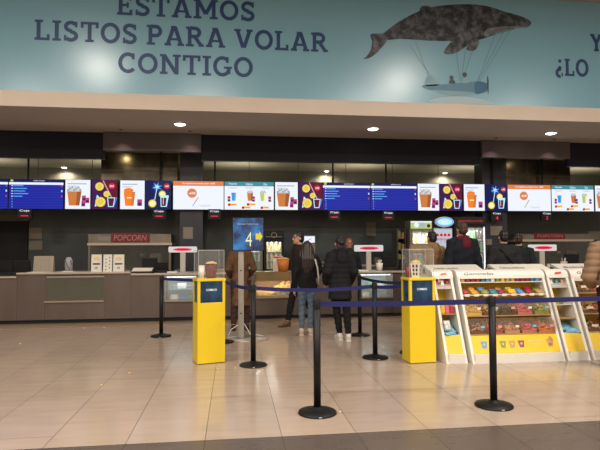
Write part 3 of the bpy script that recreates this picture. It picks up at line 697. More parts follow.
def acrylic(t, w, dep, z, h2, label, x0=.01, x1=None):
    x1 = x1 or w-.01; e = .006
    c = empty('acrylic_cover', t.matrix_basis @ Vector((0, 0, z)), t.rotation_euler.z, label, 'cover', 'clear covers on the yellow bins')
    b = MB(); b.box(x0, x1, .01, .014, 0, h2, acr).box(x0, x1, dep-.014, dep-.01, 0, h2, acr).box(x0, x0+.004, .014, dep-.014, 0, h2, acr).box(x1-.004, x1, .014, dep-.014, 0, h2, acr).box(x0, x1, .01, dep-.01, h2-.004, h2, acr)
    b.build('panes', c)
    ed = glass('acrylic_edge', (.9, .9, .88), .28, .2); f = MB()
    for xx in (x0, x1-e):
        for yy in (.01, dep-.01-e): f.box(xx, xx+e, yy, yy+e, 0, h2, ed)
    for yy in (.009, dep-.01-e): f.box(x0, x1, yy, yy+e, h2-e, h2+.001, ed)
    for xx in (x0-.001, x1-e): f.box(xx, xx+e, .01, dep-.01, h2-e, h2+.001, ed)
    f.build('edges', c)
def tub(name, loc, r0, r1, h, m, label, cat='popcorn tub', stripes=None, pop=True, sq=False, grp='popcorn tubs'):
    t = empty(name, loc, rnd(-.2, .2) if not sq else .25, label, cat, grp)
    seg = 4 if sq else 24; b = MB(); b.lathe([(.001, 0), (r0, 0), (r1, h), (r1*.96, h), (r1*.9, h*.8), (.001, h*.8)], (0, 0, 0), m, seg, smooth=not sq)
    b.build('tub_body', t)
    if not sq: MB().lathe([(r1, h-.006), (r1+.004, h-.003), (r1+.004, h+.003), (r1, h+.005), (r1*.97, h)], (0, 0, 0), m, 24).build('rim', t)
    if stripes:
        s = MB(); n = 8 if not sq else 4
        for k in range(0, n):
            if sq:
                a = pi/4+pi/2*k
            else: a = 2*pi*k/n
            hw = .22 if not sq else .35
            for j in range(3 if not sq else 1):
                z0_, z1_ = (h*.12, h*.9)
                rr = lambda z: r0+(r1-r0)*z/h+.0012
                if sq:
                    ca = cos(pi/4)
                    for (z0_, z1_) in ((h*.15, h*.35), (h*.42, h*.62), (h*.69, h*.9)):
                        d = Vector((cos(a), sin(a), 0)); e_ = Vector((-sin(a), cos(a), 0))
                        for sg in (-1, 1):
                            q0 = rr(z0_)*ca; q1 = rr(z1_)*ca; o0 = sg*q0*.38; o1 = sg*q1*.38; ww = q0*.25
                            s.add([d*q0+e_*(o0-ww)+Vector((0, 0, z0_)), d*q0+e_*(o0+ww)+Vector((0, 0, z0_)), d*q1+e_*(o1+ww)+Vector((0, 0, z1_)), d*q1+e_*(o1-ww)+Vector((0, 0, z1_))], [(0, 1, 2, 3)], stripes)
                else:
                    a0 = a-hw+j*hw*2/3; a1 = a0+hw*2/3
                    s.add([(rr(z)*cos(q)*1.004, rr(z)*sin(q)*1.004, z) for z in (z0_, z1_) for q in (a0, a1)], [(0, 1, 3, 2)], stripes)
        s.build('printed_pattern', t, fix=False)
    if pop:
        b = MB()
        for k in range(110):
            th = rnd(0, 2*pi); r = r1*(.7 if sq else .92)*sqrt(random.random()); b.ball((r*cos(th), r*sin(th), h*.93+rnd(0, .02)+.03*(1-r/r1)), (rnd(.009, .014),)*3, popc, 5, 3)
        b.build('popcorn_top', t, fix=False)['kind'] = 'stuff'
    return t
dep = .27
t, w, a, zt = yellow_bin((-.452, 6.92), (-.088, 6.92), dep, 'left tall yellow bin with dark blue COMBOS screen')
t.rotation_euler.z = a = radians(17)
Mx = Matrix.Translation(t.location) @ Matrix.Rotation(a, 4, 'Z')
t.matrix_basis = Mx
acrylic(t, w, dep, zt, .37, 'clear acrylic cover over the left yellow bin')
q = Mx @ Vector((.21, .13, zt)); tub('popcorn_tub', q, .058, .082, .185, mat('maroon_print', (.11, .012, .012), .5, noise=.5, nscale=25), 'dark maroon popcorn tub under the clear cover on the left yellow bin', stripes=mat('tub_red_print', (.20, .035, .025), .5))
tt = bpy.context.scene.collection.objects[-1]
q = Mx @ Vector((.075, .10, zt)); c = empty('paper_cup', q, 0, 'tall white paper cup beside the maroon tub on the left bin', 'cup', 'cups')
MB().lathe([(.001, 0), (.032, 0), (.042, .15), (.001, .15)], (0, 0, 0), white_p, 20).build('cup_body', c); MB().lathe([(.001, .15), (.045, .15), (.045, .158), (.036, .168), (.001, .17)], (0, 0, 0), white_p, 20).build('lid', c)
MB().lathe([(.0335, .02), (.0350, .04)], (0, 0, 0), black, 8).build('cup_mark', c)
t, w, a, zt = yellow_bin((2.245, 6.58), (2.600, 6.58+.025), dep, 'right tall yellow bin with dark blue COMBOS screen, beside the sweets stands')
Mx = Matrix.Translation(t.location) @ Matrix.Rotation(a, 4, 'Z'); t.matrix_basis = Mx
acrylic(t, w, dep, zt, .37, 'clear acrylic cover over the right yellow bin')
q = Mx @ Vector((.145, .12, zt)); tub('popcorn_tub', q, .062, .085, .185, mat('white_print', (.78, .74, .68), .5), 'square white popcorn tub with black print on the right yellow bin', stripes=blackm, sq=True)
q = Mx @ Vector((.045, .14, zt)); c = empty('paper_cup', q, 0, 'dark red paper cup beside the white tub on the right bin', 'cup', 'cups')
MB().lathe([(.001, 0), (.03, 0), (.04, .15), (.001, .15)], (0, 0, 0), mat('cup_red', (.2, .02, .015), .5), 20).build('cup_body', c); MB().lathe([(.001, .15), (.042, .15), (.042, .156), (.001, .168)], (0, 0, 0), mat('lid_dark', (.04, .02, .02), .5), 20).build('lid', c)

# ================================================================== ARROW SIGN
sx, sy = .27, 8.80
t = empty('direction_sign', (sx, sy, 0), radians(-4), 'blue screen sign on a grey pole showing 4 and a yellow arrow', 'sign')
MB().lathe([(.001, 0), (.31, 0), (.315, .004), (.31, .010), (.001, .012)], (0, 0, 0), mat('sign_base', (.45, .42, .38), .3, .5), 48).build('base_plate', t)
pm = mat('sign_pole', (.42, .38, .34), .4, .5)
xc = PX(241, 8.8, 290)-sx
MB().box(xc-.047, xc+.047, -.02, .04, .012, 1.56, pm, bev=.01).build('pole', t)
for zz in (.42, 1.12): MB().lathe([(.001, 0), (.012, 0), (.012, .006), (.001, .006)], (0, 0, 0), black, 12).build('pole_bolt', t).matrix_basis = Matrix.Translation((xc, -.02, zz)) @ Matrix.Rotation(pi/2, 4, 'X')
a0 = P(232.5, 251, 8.75); a1 = P(264, 217.5, 8.75); wS = a1.x-a0.x; hS = a1.z-a0.z
MB().box(a0.x-sx, a1.x-sx, -.06, -.02, a0.z, a1.z, black_s, bev=.006).build('screen_casing', t)
sgb = bpy.data.materials.new('sign_picture'); sgb.use_nodes = True; nt = sgb.node_tree; bb = nt.nodes['Principled BSDF']
tc = nt.nodes.new('ShaderNodeTexCoord'); ns = nt.nodes.new('ShaderNodeTexNoise'); ns.inputs['Scale'].default_value = 5; ns.inputs['Detail'].default_value = 6; nt.links.new(tc.outputs['Object'], ns.inputs['Vector'])
rr_ = nt.nodes.new('ShaderNodeValToRGB'); rr_.color_ramp.elements[0].color = (.002, .012, .06, 1); rr_.color_ramp.elements[0].position = .4; rr_.color_ramp.elements[1].color = (.02, .22, .55, 1); rr_.color_ramp.elements[1].position = .72
nt.links.new(ns.outputs['Fac'], rr_.inputs['Fac']); nt.links.new(rr_.outputs['Color'], bb.inputs['Emission Color']); bb.inputs['Emission Strength'].default_value = 1; bb.inputs['Base Color'].default_value = (.01, .01, .02, 1)
m = MB(); F = Flat(m, (a0.x-sx, -.0605, a0.z), (1, 0, 0), (0, 0, 1)); F.rect(.012, .012, wS-.012, hS-.012, sgb, 0)
F.text('PRÓXIMO TURNO CAJA', wS*.5, hS*.77, .032, gGry, 2, w=wS*.66, bold=.01); F.text('4', wS*.52, hS*.14, hS*.42, gYelL, 2, w=.105, bold=-.012)
F.poly([(wS*.74, hS*.34), (wS*.86, hS*.34), (wS*.86, hS*.27), (wS*.96, hS*.43), (wS*.86, hS*.59), (wS*.86, hS*.52), (wS*.74, hS*.52)], gYel, 2)
m.build('display', t, fix=False)
for k, pts in enumerate((((xc, .05, .25), (xc-.16, -.02, .16), (xc-.22, .0, .03), (xc-.08, .1, .02), (xc-.02, .12, .02)), ((xc+.02, .05, .3), (xc+.16, .1, .05), (xc+.3, .2, .024), (xc+.36, .1, .024)))):
    tag(MB().tube([Vector(p)+Vector((sx, sy, 0)) for p in pts], .006, white_p, 8).build('power_cable'), ['white cable looping left of the sign pole foot', 'white cable trailing right of the sign pole foot'][k], 'cable')

# ================================================================== SWEETS STANDS
SH = 1.20; HT = 1.07
def stand_prof(z): return .41*z       # front edge leaning back
packs = [mat('pack_'+n, c, .35, noise=.2, nscale=30) for n, c in (('crimson', (.36, .03, .05)), ('amber', (.6, .32, .04)), ('olive', (.22, .26, .05)), ('teal', (.03, .22, .25)), ('berry', (.25, .04, .10)), ('gold', (.75, .45, .05)), ('azure', (.10, .28, .62)), ('ruby', (.35, .02, .04)), ('tan', (.45, .26, .10)), ('white', (.7, .66, .6)))]
candy_m = [mat('candy_'+n, c, .3, coat=.3) for n, c in (('brown', (.12, .03, .015)), ('red', (.45, .04, .05)), ('pink', (.62, .16, .22)), ('green', (.22, .35, .05)), ('cream', (.55, .36, .22)), ('orange', (.65, .22, .04)), ('dark', (.04, .012, .008)), ('yellow', (.7, .5, .08)))]
def stand(x0, x1, y0, label, header_txt, kind, yb=.78):
    w = x1-x0; th = .035
    t = empty('sweets_stand', (x0, y0, 0), 0, label, 'sweets stand', 'sweets stands')
    prof = [(0, 0), (stand_prof(HT), HT)]
    for k in range(7): a = radians(160-22*k); prof.append((stand_prof(HT)+.10+.10*cos(a), HT+.10*sin(a)))
    prof += [(yb, HT-.08), (yb, 0)]
    for nm, xa in (('side_panel', 0), ('side_panel', w-th)): MB().prism(prof, xa, xa+th, white).build(nm, t)
    MB().box(th, w-th, .0, .04, 0, .115, white).box(th, w-th, .04, yb-.02, .0, .10, white).build('kick_board', t)
    fp = MB(); yA, zA, zB = stand_prof(.115), .115, .33
    fp.prism([(yA, zA), (stand_prof(zB), zB), (stand_prof(zB)+.02, zB), (yA+.02, zA)], th, w-th, yellow_d); fp.build('front_panel', t)
    MB().prism([(.50, .10), (.655, HT-.08), (.675, HT-.08), (.52, .10)], th, w-th, yellow_d).build('back_board', t)
    # rounded header
    hp = [(stand_prof(HT)-.012, HT-.015), (stand_prof(HT)-.002, HT+.03), (stand_prof(HT)+.03, HT+.075), (stand_prof(HT)+.09, HT+.10), (stand_prof(HT)+.20, HT+.10), (stand_prof(HT)+.20, HT+.085), (stand_prof(HT)+.09, HT+.085), (stand_prof(HT)+.04, HT+.06), (stand_prof(HT)+.012, HT+.02), (stand_prof(HT), HT-.015)]
    MB().prism(hp, -.004, w+.004, white).build('header', t)
    m = MB(); yq = stand_prof(HT)-.002
    d = Vector((0, .032, .045)).normalized(); F = Flat(m, (0, yq-.002, HT+.03), (1, 0, 0), d)
    if header_txt: F.text(header_txt, .10 if kind != 'small' else w/2, .006, .042, darkg, 1, align='l' if kind != 'small' else 'c', w=(w*.34 if kind != 'small' else None), shear=.2, bold=.01)
    if kind == 'small': F.poly([(w*.35, .0), (w*.7, .012), (w*.75, .045), (w*.45, .04)], mat('logo_red', (.6, .03, .03), .4), 1)
    if m.v: m.build('header_text', t, fix=False)
    return t, w, th
def W(t, x, y, z): return Vector(t.location)+Vector((x, y, z))
def packet(loc, s, h, m, label, grp, tilt=.5, rz=0, cat='packet'):
    b = MB(); R = Matrix.Rotation(-tilt, 3, 'X')
    vs = []; N = 6
    for i in range(N+1):
        for j in range(N+1):
            u = i/N*2-1; v = j/N; bulge = .018*(1-u*u)**.5*(1-(2*v-1)**4)
            vs.append(((u*s/2), -bulge, v*h))
    fs = [(i*(N+1)+j, (i+1)*(N+1)+j, (i+1)*(N+1)+j+1, i*(N+1)+j+1) for i in range(N) for j in range(N)]
    b.add([R @ Vector(v) for v in vs], fs, m, True); b.add([R @ Vector((v[0], -v[1]*.6, v[2])) for v in vs], [f[::-1] for f in fs], m, True)
    o = b.build('sweets_packet'); o.location = loc; o.rotation_euler = (0, 0, rz); tag(o, label, cat, grp)
def mound(loc, w, d, hh, m, label, n=110, r=.013, m2=None):
    b = MB()
    for k in range(n):
        u = rnd(-1, 1); v = rnd(0, 1); z = hh*(.45+.75*v)*(.75+.25*cos(u*1.4))*rnd(.7, 1.1)
        q = (u*w/2*.94, v*d*.94, z); rr = r*rnd(.8, 1.3); b.ball(q, (rr, rr*.8, rr*.7), m2 if (m2 and k % 3 == 0) else m, 6, 4)
    b.box(-w/2*.93, w/2*.93, .005, d*.95, .0, hh*.35, m)
    o = b.build('loose_sweets', fix=False); o.location = loc; tag(o, label, 'sweets', kind='stuff')
tagm = mat('price_tag', (.75, .70, .58), .5)
# -- main stand
x0, x1, y0 = 3.03, 4.30, 6.46
t, w, th = stand(x0, x1, y0, 'wide yellow and white sweets stand with loose sweets in clear bins, behind the big post', 'Gominolas', 'wide')
bin_g = glass('bin_clear', (.9, .8, .65), .05, .05)
def shelf_at(z, d, n, lbl='shelf', m=white, lip=True):
    y = stand_prof(z)+.015; s = MB(); s.box(th, w-th, y, y+d, z-.012, z, m)
    s.build(lbl, t)
    if n:
        g = MB()
        for k in range(n): xx = th+(w-2*th)*(k+.5)/n; g.box(xx-.035, xx+.035, y-.006, y-.003, z-.022, z+.012, tagm)
        for k in range(n):
            xx = th+(w-2*th)*(k+.5)/n; MB().box(xx-.035, xx+.035, y-.005, y-.002, z-.024, z+.008, tagm).build('price_tag', t)
    return y
ytop = shelf_at(1.01, .22, 0)
for k in range(16):
    mm = packs[(k*3+1) % 10]; o = MB().box(-.026, .026, 0, .10, 0, .045, mm, bev=.005).build('sweets_bar'); o.location = W(t, th+.045+k*(w-2*th-.04)/16, ytop+.01, 1.011)
    tag(o, f'small boxed sweet on the top ledge of the wide stand, {["first", "second", "third", "fourth", "fifth", "sixth", "seventh", "eighth", "ninth", "tenth", "eleventh", "twelfth", "thirteenth", "fourteenth", "fifteenth", "sixteenth"][k]} from the left', 'sweet', 'boxed sweets on the top ledge')
y = shelf_at(.845, .20, 9)
cn = ['crimson', 'amber', 'olive', 'teal', 'berry', 'gold', 'azure', 'ruby', 'tan']
for k in range(9):
    for r_ in range(2):
        packet(W(t, th+(w-2*th)*(k+.5)/9+rnd(-.012, .012), y+.01+r_*.075, .848+.004+r_*.018), (w-2*th)/9*rnd(.75, .92), .095, packs[k if r_ == 0 else (k+rnd(0, 2) > k+1 and (k+4) % 10) or k], f'{cn[k]} row sweets packet, {["front", "back"][r_]} of its pair, upper shelf of the wide stand', 'packets on the upper shelf of the wide stand', tilt=rnd(.85, 1.25), rz=rnd(-.35, .35))
tnm = ['brown', 'dark', 'pink', 'green', 'orange']
for row, (z, cols) in enumerate(((.575, [(7, 4), (0, 7), (6, 0), (2, 1), (3, 4)]), (.345, [(0, 4), (1, 4), (4, 2), (2, 1), (5, 2)]))):
    y = stand_prof(z)+.01; MB().box(th, w-th, y, y+.30, z-.012, z, mat('shelf_tan', (.42, .28, .12), .45)).build('shelf', t)
    for k in range(5):
        bw = (w-2*th)/5; xa = th+k*bw+.004; xb = xa+bw-.008
        g = MB(); g.prism([(y, z), (y-.03, z+.10), (y-.026, z+.10), (y+.004, z+.0)], xa, xb, bin_g).box(xa, xa+.003, y, y+.27, z, z+.16, bin_g).box(xb-.003, xb, y, y+.27, z, z+.16, bin_g)
        g.prism([(y-.03, z+.10), (y+.10, z+.19), (y+.10, z+.194), (y-.03, z+.104)], xa, xb, bin_g); g.build('clear_bin', t)
        g = MB(); g.box(xa+bw*.55, xa+bw*.55+.05, y-.036, y-.033, z+.085, z+.115, [tagm, mat('tag_blue', (.2, .5, .6), .5), mat('tag_pink', (.8, .3, .3), .5)][(k+row) % 3]).build('price_tag', t)
        a_, b_ = cols[k]
        cnm = ['brown', 'red', 'pink', 'green', 'cream', 'orange', 'dark', 'yellow']
        mound(W(t, (xa+xb)/2, y+.012, z+.002), bw-.02, .26, .12, candy_m[a_], f'loose {cnm[a_]} sweets mixed with {cnm[b_]}, {["upper", "lower"][row]} bin row, bin {["at far left", "second from left", "in the middle", "second from right", "at far right"][k]}', 130, .014, candy_m[b_])
# printed buckets on the front panel
d = Vector((0, .41, 1)).normalized()
def on_panel(fn, name='panel_print'):
    m = MB(); fn(Flat(m, (0, stand_prof(.16)-.002, .16), (1, 0, 0), d)); m.build(name, t, fix=False)
for u, c in ((.155, mat('bucket_blue', (.12, .30, .55), .5)), (.36, packs[2]), (.46, packs[8]), (.56, packs[4])):
    on_panel(lambda F: (F.poly([(u*w-.028, .02), (u*w+.028, .02), (u*w+.045, .11), (u*w-.045, .11)], c, 1), F.circ(u*w, .07, .014, yellow_d, 2)), 'printed_bucket')
on_panel(lambda F: F.text('Elige tu bolsa', w*.72, .09, .022, tagm, 1, w=.2)); on_panel(lambda F: F.text('y disfruta', w*.72, .045, .022, tagm, 1, w=.15))
on_panel(lambda F: (F.poly([(w*.85, .02), (w*.90, .02), (w*.92, .12), (w*.84, .12)], packs[8], 1), F.circ(w*.89, .13, .025, packs[8], 1), F.circ(w*.875, .05, .018, packs[0], 2)), 'printed_tub')
# -- small stands
def small(x0, x1, y0, label, side):
    global t, w, th
    t, w, th = stand(x0, x1, y0, label, None, 'small', yb=.72)
    nm = 'left' if side == 'l' else 'right'
    for z, d in ((.95, .22), (.70, .18), (.60 if side == 'l' else .52, .22)):
        yy = stand_prof(z)+.015; MB().box(th, w-th, yy, yy+d, z-.012, z, white if z > .65 else mat('shelf_tan', (.42, .28, .12), .45)).build('shelf', t)
    yy = stand_prof(.95)+.02
    MB().prism([(yy-.03, .92), (yy-.03, .97), (yy+.10, .99), (yy+.10, .952)], th, w-th, glass('tray_clear', (.95, .92, .85), .45, .2)).build('clear_tray', t)
    for k in range(3): packet(W(t, th+(w-2*th)*(k+.5)/3, yy+.03, .955), .055, .11, packs[[0, 9, 7][k] if side == 'l' else [9, 3, 8][k]], f'{["red", "white", "ruby"][k] if side == "l" else ["white", "teal", "tan"][k]} packet in the top tray of the {nm} narrow stand', 'packets in the narrow stands', tilt=.5)
    yy = stand_prof(.60 if side == 'l' else .70)+.03; zz = .602 if side == 'l' else .702
    for k in range(3 if side == 'l' else 2):
        mm = [packs[5], candy_m[2], candy_m[1]][k] if side == 'l' else [mat('lime_pack', (.5, .55, .05), .4), packs[2]][k]
        o = MB().box(-.028, .028, 0, .09, 0, .10 if side == 'l' else .05, mm, bev=.006).build('sweets_box'); o.location = W(t, th+.04+k*.062, yy, zz)
        tag(o, f'{["gold", "pink", "red"][k] if side == "l" else ["lime", "olive"][k]} sweets box on the middle shelf of the {nm} narrow stand', 'box', 'boxes in the narrow stands')
    z = .335; yy = stand_prof(z)-.02
    MB().box(th, w-th, yy+.02, yy+.34, z-.012, z, white).build('shelf', t)
    blue_p = mat('pale_blue_pack', (.18, .45, .60), .25, noise=.45, nscale=22)
    for k in range(4): packet(W(t, w*.5+rnd(-.04, .04), yy+.03+k*.06, z+.004+k*.022), .19, .14, blue_p, f'pale blue sweets bag, {["bottom", "second", "third", "top"][k]} of pile, low shelf of {nm} narrow stand', 'pale blue bags in the narrow stands', tilt=1.25, rz=rnd(-.4, .4))
small(2.705, 2.99, 6.52, 'narrow yellow and white sweets stand between the right bin and the wide stand', 'l')
if True:
    packet(W(t, .10, stand_prof(.42)-.01, .36+.03), .12, .14, mat('silver_pack', (.6, .62, .62), .2, noise=.4, nscale=30), 'silver white packet upright on the pale blue bags, left narrow stand', 'packets in the narrow stands', tilt=.3, rz=.4)
small(4.335, 4.655, 6.46, 'narrow yellow and white sweets stand right of the wide stand, pale blue bags below', 'r')
# -- stand at the right edge
t, w, th = stand(4.70, 5.96, 6.46, 'wide sweets stand at the right edge, mostly hidden by the person in tan', 'Gominolas', 'wide')
for row, z in enumerate((.85, .575, .345)):
    y = stand_prof(z)+.01; MB().box(th, w-th, y, y+.34, z-.012, z, mat('shelf_tan', (.42, .28, .12), .45)).build('shelf', t)
    for k in range(5):
        bw = (w-2*th)/5; xa = th+k*bw+.004; xb = xa+bw-.008
        MB().prism([(y, z), (y-.03, z+.10), (y-.026, z+.10), (y+.004, z)], xa, xb, bin_g).build('clear_bin', t)
        MB().box(xa+.03, xa+.12, y-.036, y-.033, z+.07, z+.10, tagm).build('price_tag', t)
        mound(W(t, (xa+xb)/2, y+.012, z+.002), bw-.02, .26, .10, candy_m[[0, 1, 6, 4, 0][k]], f'loose sweets in the {["top", "middle", "low"][row]} row of the right edge stand, bin {["one", "two", "three", "four", "five"][k]} from its left', 70, .016, candy_m[[4, 0, 1, 5, 2][k]])
# -- rear row, backs toward us
for (xa, xb), lab, tx in (((2.99, 3.87), 'left back-to-back stand behind, its pale sign edge above the wide stand', 'Snacks salados'), ((4.08, 5.00), 'middle back-to-back stand behind, its pale sign edge above the wide stand', 'Chocolates'), ((5.16, 6.2), 'right back-to-back stand behind, near the right edge', 'Bebidas')):
    yR = 8.62; t, w, th = stand(0, xb-xa, 0, lab, None, 'wide', yb=.80); t.location = (xb, yR, 0); t.rotation_euler.z = pi
    MB().prism([(.52, 1.08), (.50, 1.205), (.53, 1.21), (.80, 1.13), (.80, 1.05)], .0, w, white).build('sign_crown', t)
    m = MB(); d = Vector((0, -.27, .08)).normalized(); F = Flat(m, (w+.02, .8045, 1.135), (-1, 0, 0), Vector((0, -.958, .28)))
    F.text(tx, .12, .055, .075, darkg, 1, align='l', w=w*.45, shear=.2); m.build('crown_text', t, fix=False)
    MB().box(th, w-th, .775, .80, .05, 1.08, white).build('rear_panel', t)
#SECTION4
# ================================================================== BACK AREA
struct(MB().box(-9, PX(28, 14.6, 240), 14.56, 14.62, 0, PZ(14, 221, 14.56), blackm).build('doorway_dark'))  # black slab standing in for the dark of the open doorway
struct(MB().box(-9, PX(30, 14.6, 240), 14.55, 14.62, PZ(14, 221, 14.56), PZ(14, 214, 14.56), mat('door_head', (.10, .08, .06), .5)).build('trim_8'))
def notice(xa, ya, xb, yb, label, Y=14.62, lines=3, m=None):
    a = P(xa, yb, Y); b = P(xb, ya, Y); w = b.x-a.x; h = b.z-a.z
    t = empty('wall_notice', (a.x, Y, a.z), 0, label, 'notice', 'framed notices on the back wall')
    MB().box(0, w, -.02, 0, 0, h, mat('notice_frame', (.16, .15, .13), .5)).build('frame', t)
    m_ = MB(); F = Flat(m_, (0, -.021, 0), (1, 0, 0), (0, 0, 1)); F.rect(.015, .015, w-.015, h-.015, m or mat('notice_paper', (.22, .19, .15), .6), 0)
    m_.build('sheet', t, fix=False)
notice(29, 227.5, 42.5, 239, 'upper of two small framed notices beside the dark doorway, left'); notice(29, 240.5, 43, 250, 'lower of two small framed notices beside the dark doorway, left')
notice(183, 227, 193, 239, 'grey notice on the slim left column above the customer display', 13.24)
notice(366, 222, 375.5, 236, 'narrow grey notice on the wall above the middle customer display')
notice(490, 226, 502, 235.5, 'upper notice on the slim right column', 13.24); notice(486, 239, 491.5, 245, 'small lower notice on the slim right column', 13.24)
notice(588, 231, 601, 240, 'notice on the wall near the right edge')
# popcorn machines
pm_b = mat('machine_steel', (.24, .21, .17), .4, .6, noise=.15, nscale=4); kett = mat('kettle', (.16, .12, .09), .3, .8); mglass = glass('machine_glass', (.5, .5, .45), .10)
def machine(xa, xb, ytop, ysign, xs, label, Y=13.75):
    a = P(xa, 268, Y); b = P(xb, ytop, Y); w = b.x-a.x; z1 = b.z; z0 = .92; D = .75
    t = empty('popcorn_machine', (a.x, Y, 0), 0, label, 'popcorn machine', 'popcorn machines')
    zs = PZ((xs[0]+xs[1])/2, ysign[1], Y); zt2 = PZ((xs[0]+xs[1])/2, ysign[0], Y)
    MB().box(0, w, 0, D, 0, z0, steel).box(.02, w-.02, .02, D-.02, z0, z0+.02, pm_b).build('base_cabinet', t)
    c = MB(); c.box(0, w, 0, D, zs-.01, z1, pm_b); c.build('canopy', t)
    MB().box(-.02, w+.03, -.03, D, zs-.07, zs-.01, mat('machine_rail', (.55, .48, .40), .4, .3)).build('rail', t)
    for xx in (0, w-.05): MB().box(xx, xx+.05, 0, .05, z0, zs-.07, pm_b).build('upright', t)
    MB().box(.05, w-.05, D-.03, D, z0, zs-.07, mat('machine_back', (.05, .05, .045), .4)).build('back_panel', t)
    MB().box(.05, w-.05, .01, .014, z0+.02, zs-.07, mglass).build('glass_front', t)
    k0 = MB(); k0.lathe([(.001, 0), (.12, 0), (.15, .06), (.15, .16), (.10, .19), (.001, .20)], (w*.62, .35, z0+.30), kett, 20); k0.tube([(w*.62, .35, z0+.5), (w*.62, .35, zs-.07)], .015, kett); k0.build('kettle', t)
    MB().tube([(w*.62-.15, .33, z0+.42), (w*.62-.30, .30, z0+.42), (w*.62-.32, .29, z0+.30)], .012, kett).build('kettle_handle', t)
    MB().box(w*.72, w*.86, .25, .55, z0+.02, z0+.45, pm_b, bev=.01).build('control_unit', t)
    b_ = MB(); ran = 80
    for k in range(ran): b_.ball((rnd(.1, w*.55), rnd(.2, .6), z0+.03+rnd(0, .06)), rnd(.012, .018), mat('dim_popcorn', (.5, .42, .25), .8), 5, 3)
    b_.build('popcorn_bed', t, fix=False)['kind'] = 'stuff'
    x_0 = PX(xs[0], Y-.03, 238)-a.x; x_1 = PX(xs[1], Y-.03, 238)-a.x
    MB().box(x_0, x_1, -.04, -.001, zs, zt2, red).build('sign_board', t)
    m = MB(); F = Flat(m, (0, -.041, 0), (1, 0, 0), (0, 0, 1)); F.text('POPCORN', (x_0+x_1)/2, zs+.045, zt2-zs-.09, mat('sign_letters', (.45, .22, .18), .5), 1, w=(x_1-x_0)*.86, shear=.15, bold=.01); m.build('sign_text', t, fix=False)
    MB().box(w*.12, w*.28, -.004, 0, zs+.05, z1-.06, mat('badge', (.3, .26, .22), .4)).build('badge', t)
machine(88, 171, 234, (233, 242.5), (111, 149.5), 'steel popcorn machine with a dark red POPCORN sign, behind the price cards')
machine(521, 592, 234, (233, 239), (535, 565), 'steel popcorn machine with a dark red POPCORN sign, on the right')
# back counter
tag(MB().box(PX(175, 13.9), PX(262, 13.9), 13.8, 14.5, 0, .92, steel).box(PX(175, 13.9), PX(262, 13.9), 13.78, 14.5, .92, .95, top_m).build('back_counter'), 'steel back counter behind the left column', 'counter')
tag(MB().box(PX(316, 13.9), PX(398, 13.9), 13.8, 14.5, 0, 1.0, steel).box(PX(316, 13.9), PX(398, 13.9), 13.78, 14.5, 1.0, 1.03, top_m).build('back_counter'), 'steel back counter behind the woman in black', 'counter')
for k in range(6):
    xx = [322, 327, 332, 378, 386, 392][k]; q = P(xx, 260, 14.0); b = MB(); b.box(-.09, .09, 0, .25, 0, [.22, .16, .28, .20, .30, .24][k], [darkg, pm_b, darkg, pm_b, darkg, black_s][k], bev=.01).box(-.06, .06, -.01, 0, .04, .10, pm_b)
    o = b.build('kitchen_appliance'); o.location = (q.x, 14.0, 1.03); tag(o, f'small {["dark", "steel", "tall dark", "steel", "tall dark", "black"][k]} appliance on the back counter, {["far left", "second from left", "third from left", "third from right", "second from right", "far right"][k]}', 'appliance', 'appliances on the back counter')
